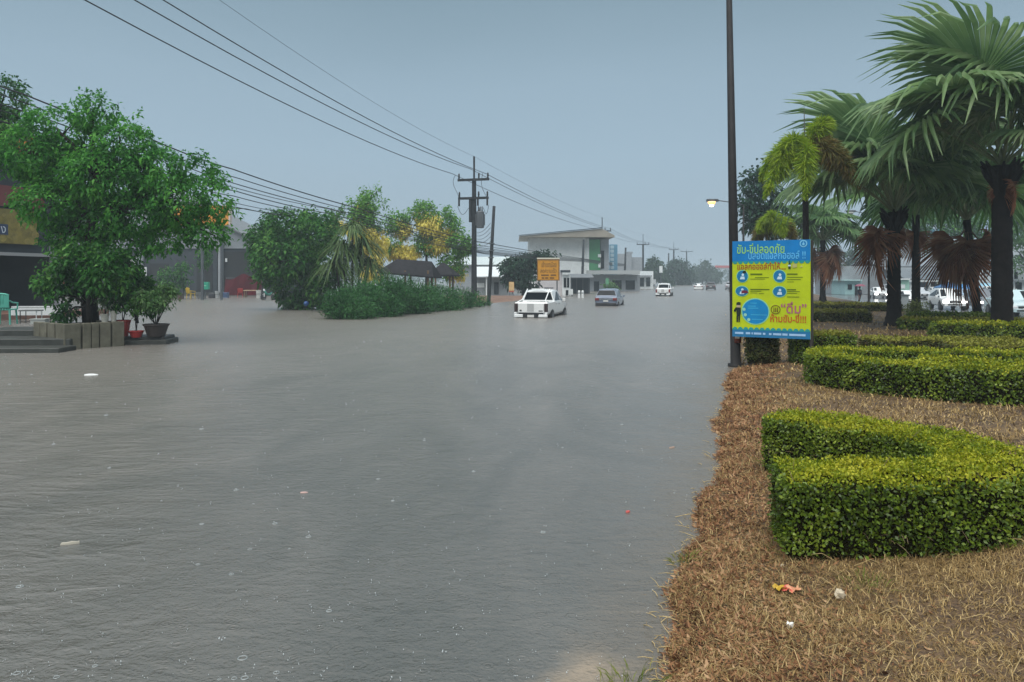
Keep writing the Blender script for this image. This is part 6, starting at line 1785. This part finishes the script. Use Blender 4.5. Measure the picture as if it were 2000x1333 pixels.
for x in (-.75, .75):
    for y in (-.3, .3):
        mb = MB(); mb.box(x - .05, x + .05, y - .05, y + .05, -.2, .798); mb.build('leg', M_wood, root)
def motorbike(label, loc, rz, m, s=1.0):
    root = thing('motorbike', label, 'motorbike', loc, rz, 'motorbikes parked under the dark tree'); root.scale = (s,) * 3
    for y in (-.6, .62):
        mb = MB(); pts = [(0, .29 * math.cos(t), .29 * math.sin(t)) for t in np.linspace(0, 2 * PI, 17)]
        mb.tube(pts, .05, 6, cap=False); wv = mb.build('wheel', M_tyre, root, (0, y, .30), True)
        mb = MB(); mb.tube([(-.03, 0, 0), (.03, 0, 0)], .2, 12); mb.build('hub', M_rim, wv)
    mb = MB(); mb.tube([(0, -.75, .68), (0, -.3, .66), (0, 0, .45), (0, .35, .55), (0, .5, .85)], [.08, .15, .12, .13, .10], 9); mb.build('body', m, root, smooth=True)
    mb = MB(); mb.tube([(0, -.7, .79), (0, -.3, .80), (0, .05, .72)], [.09, .13, .09], 8); mb.build('seat', M_black, root, smooth=True)
    mb = MB(); mb.tube([(-.34, .38, 1.02), (-.1, .45, .98), (.1, .45, .98), (.34, .38, 1.02)], .02, 6); mb.build('handlebar', M_black, root)
    mb = MB(); mb.tube([(0, .48, .9), (0, .62, .32)], .04, 6); mb.build('fork', M_steel, root)
    mb = MB(); mb.cbox(-.09, .09, .48, .60, .82, 1.0, .03); mb.build('headlight', M_head, root)
    mb = MB(); mb.box(-.14, .14, .6, .63, .3, .62); mb.build('leg_shield', M_white, root)
    for sg in (-1, 1):
        mb = MB(); mb.tube([(sg * .3, .4, 1.02), (sg * .34, .42, 1.22)], .012, 5); mb.box(sg * .34 - .07, sg * .34 + .07, .41, .43, 1.18, 1.28); mb.build('mirror', M_black, root)
for i, (px, Y, rz, m, lab) in enumerate([(525, 80, R(150), paint('green_bike', (.03, .22, .16)), 'green and white motorbike parked next to the wooden table'), (541, 80, R(165), paint('pink_bike', (.45, .14, .20)), 'pink motorbike parked at the edge of the dark tree'),
                                     (556, 74, R(190), paint('black_bike', (.03, .03, .03)), 'black motorbike with a white leg shield, partly behind the dark tree')]):
    motorbike(lab, ground_at(px, Y), rz, m, 1.15)
motorbike('grey motorbike half hidden in the shade of the dark tree', ground_at(588, 72), R(170), paint('grey_bike', (.2, .2, .21)), 1.15)
for i, (px, Y, w_, h_, c, nm, lab) in enumerate([(388, 86, .5, .7, (.30, .30, .30), 'bucket', 'grey bucket beside the yellow plastic chair'), (414, 88, .6, .5, (.05, .05, .06), 'crate', 'black crate next to the green box stand'),
        (424, 88, .45, .8, (.45, .46, .46), 'drum', 'pale drum at the foot of the workshop column'), (440, 90, .7, .6, (.06, .10, .20), 'crate', 'dark blue crate before the red tarpaulin'),
        (505, 88, .55, .9, (.55, .55, .52), 'drum', 'white drum between the wooden table and the motorbikes'), (352, 82, .5, .55, (.10, .05, .03), 'flower_pot', 'brown flower pot below the thin sapling'), (330, 82, .5, .5, (.06, .06, .06), 'flower_pot', 'black flower pot under the spiky young plant')]):
    t_ = thing(nm, lab, nm.replace('_', ' '), ground_at(px, Y))
    m_ = mat('clutter_%s' % 'abcdefg'[i], c, .5, .15, 3)
    mb = MB()
    if nm == 'crate':
        mb.cbox(-w_ / 2, w_ / 2, -w_ / 2, w_ / 2, -.1, h_, .03); mb.build('body', m_, t_)
        mb = MB()
        for z in (h_ * .3, h_ * .6): mb.box(-w_ / 2 - .02, w_ / 2 + .02, -w_ / 2 - .02, -w_ / 2 - .003, z, z + .06)
        mb.build('ridge', m_, t_, kind='stuff')
    else:
        mb.lathe([(w_ * .40, -.1), (w_ * .44, .05), (w_ * .5, h_ * .9), (w_ * .54, h_ * .92), (w_ * .54, h_), (w_ * .46, h_), (w_ * .44, h_ * .8)], (0, 0, 0), 14); mb.build('body', m_, t_)
        mb = MB(); mb.lathe([(w_ * .55, h_ * .5), (w_ * .55, h_ * .54)], (0, 0, 0), 14); mb.build('hoop', M_steel, t_)
def lumpy(name, label, cat, loc, r_, m, seed, squash=.5):
    rs = np.random.RandomState(seed); mb = MB(); vs, fs = [], []
    n, k = 7, 10
    for i in range(n):
        a = PI * i / (n - 1)
        for j in range(k):
            t = 2 * PI * j / k; q = r_ * rs.uniform(.75, 1.2)
            vs.append((q * math.sin(a) * math.cos(t), q * math.sin(a) * math.sin(t), r_ * squash + q * squash * math.cos(a)))
    for i in range(n - 1):
        for j in range(k): fs.append((i * k + j, (i + 1) * k + j, (i + 1) * k + (j + 1) % k, i * k + (j + 1) % k))
    mb.add(vs, fs)
    return tag(mb.build(name, m, None, loc), label, cat)
lumpy('plastic_bag', 'blue plastic bag caught in the undergrowth below the dark tree', 'bag', P(598, 598, 48), .15, mat('blue_bag', (.01, .06, .20), .4), 3, 1.0)

# ================================================================== LITTER, RAIN SPLASHES
M_foam = mat('white_foam', (.85, .86, .85), .6)
def flake(name, label, cat, loc, lx, ly, h_, m, rz, seed):
    rs = np.random.RandomState(seed); mb = MB(); n = 9
    pts = [(lx * .5 * math.cos(2 * PI * k / n) * rs.uniform(.75, 1.1), ly * .5 * math.sin(2 * PI * k / n) * rs.uniform(.7, 1.1)) for k in range(n)]
    vs = [(x, y, -.004) for x, y in pts] + [(x * .93, y * .93, h_ * rs.uniform(.7, 1.2)) for x, y in pts]
    mb.add(vs, [tuple(range(n - 1, -1, -1)), tuple(range(n, 2 * n))] + [(k, (k + 1) % n, (k + 1) % n + n, k + n) for k in range(n)])
    o = mb.build(name, m, None, loc); o.rotation_euler = (0, 0, rz)
    return tag(o, label, cat)
flake('foam_piece', 'flat white foam board floating before the concrete steps', 'litter', G(178, 733), .34, .16, .022, M_foam, .2, 1)
flake('driftwood_stick', 'pale stick floating on the open brown water', 'stick', G(137, 1063), .16, .025, .02, mat('pale_stick', (.5, .46, .38), .7), .35, 2)
flake('floating_leaf', 'pinkish pale leaf scrap floating in the middle of the water', 'leaf', G(593, 963), .10, .04, .008, mat('pink_scrap', (.55, .36, .32), .6), .1, 3)
flake('floating_wrapper', 'tiny red wrapper floating near the grassy shore', 'litter', G(1226, 1001), .05, .035, .012, mat('red_scrap', (.5, .08, .07), .5), .4, 4)
flake('floating_leaf', 'brownish flat leaf floating close to the hedge side of the water', 'leaf', G(1312, 875), .12, .06, .008, mat('brown_scrap', (.30, .20, .15), .6), .8, 6)
def gz(px, py):
    g = G(px, py, .17); g.z = float(ground_z(np.array([g.x]), np.array([g.y]))[0]); return g
flake('pebble', 'bright white pebble lying on the dry turf', 'pebble', gz(1543, 1201), .05, .036, .03, mat('pebble_white', (.85, .85, .80), .5), .3, 8)
lumpy('stone', 'pale beige stone sunk in the dry turf', 'stone', gz(1640, 1156), .036, mat('stone_beige', (.50, .42, .30), .8, .2, 20), 5, .9)
def wrapper(label, loc, cols, seed):
    root = thing('crumpled_wrapper', label, 'litter', loc)
    rs = np.random.RandomState(seed)
    for k, c in enumerate(cols):
        mb = MB(); vs = []
        for i in range(5):
            for j in range(5):
                vs.append((.055 * (k - 1) * .75 + .02 * i - .04 + rs.uniform(-.005, .005), -.03 + .017 * j - .012 * k, .012 + rs.uniform(0, .035)))
        mb.add(vs, [(i * 5 + j, (i + 1) * 5 + j, (i + 1) * 5 + j + 1, i * 5 + j + 1) for i in range(4) for j in range(4)])
        mb.build('fold', mat('wrap_%s' % c[0], c[1], .4), root)
wrapper('crumpled red, yellow and orange wrapper on the dry turf', gz(1536, 1135), [('yellow', (.50, .32, .03)), ('red', (.52, .10, .07)), ('orange', (.58, .27, .14))], 4)
flake('pale_scrap', 'small cream paper scrap by the base of the horseshoe hedge', 'litter', gz(1528, 1090), .03, .02, .012, mat('cream_scrap', (.6, .5, .35), .6), .3, 12)

def splashes():
    """Crowns and droplets thrown up by the rain, with the small rings around them."""
    M_drop = mat('splash_water', (.46, .49, .50), .08, spec=.8)
    mb = MB(); mr = MB()
    rs = np.random.RandomState(8)
    N = 0
    while N < 900:
        Y = 4.2 + 26 * rs.rand() ** 1.9; X = rs.uniform(-.68 * Y, float(shore(Y)) - .15)
        N += 1
        s = rs.uniform(.5, 1.25) * (1 + .02 * Y) * .8
        if rs.rand() < .06:
            k = 10; r_ = rs.uniform(.015, .030) * s; wd = .0035 * s
            vs = []
            for i in range(k):
                t = 2 * PI * i / k
                for q, z in ((r_ - wd, .0), (r_, .006 * s), (r_ + wd, .0)): vs.append((X + q * math.cos(t), Y + q * math.sin(t), z + .001))
            mr.add(vs, [(3 * i + j, 3 * ((i + 1) % k) + j, 3 * ((i + 1) % k) + j + 1, 3 * i + j + 1) for i in range(k) for j in range(2)])
        for q in range(rs.randint(1, 4)):
            r_ = rs.uniform(.0018, .0048) * s; x = X + rs.uniform(-.012, .012) * s; y = Y + rs.uniform(-.012, .012) * s; z = rs.uniform(.002, .035) * s
            el = rs.uniform(1, 2.2)
            mb.add([(x, y, z + r_ * el), (x + r_, y, z), (x, y + r_, z), (x - r_, y, z), (x, y - r_, z), (x, y, z - r_ * el)], [(0, 1, 2), (0, 2, 3), (0, 3, 4), (0, 4, 1), (5, 2, 1), (5, 3, 2), (5, 4, 3), (5, 1, 4)])
    mb.add(mr.v, mr.f, 1)
    tag(mb.build('rain_splashes', [M_drop, mat('ring_water', (.22, .24, .24), .12)], smooth=True), 'small bright rain splashes and rings over the brown water', 'rain splash', kind='stuff')
splashes()
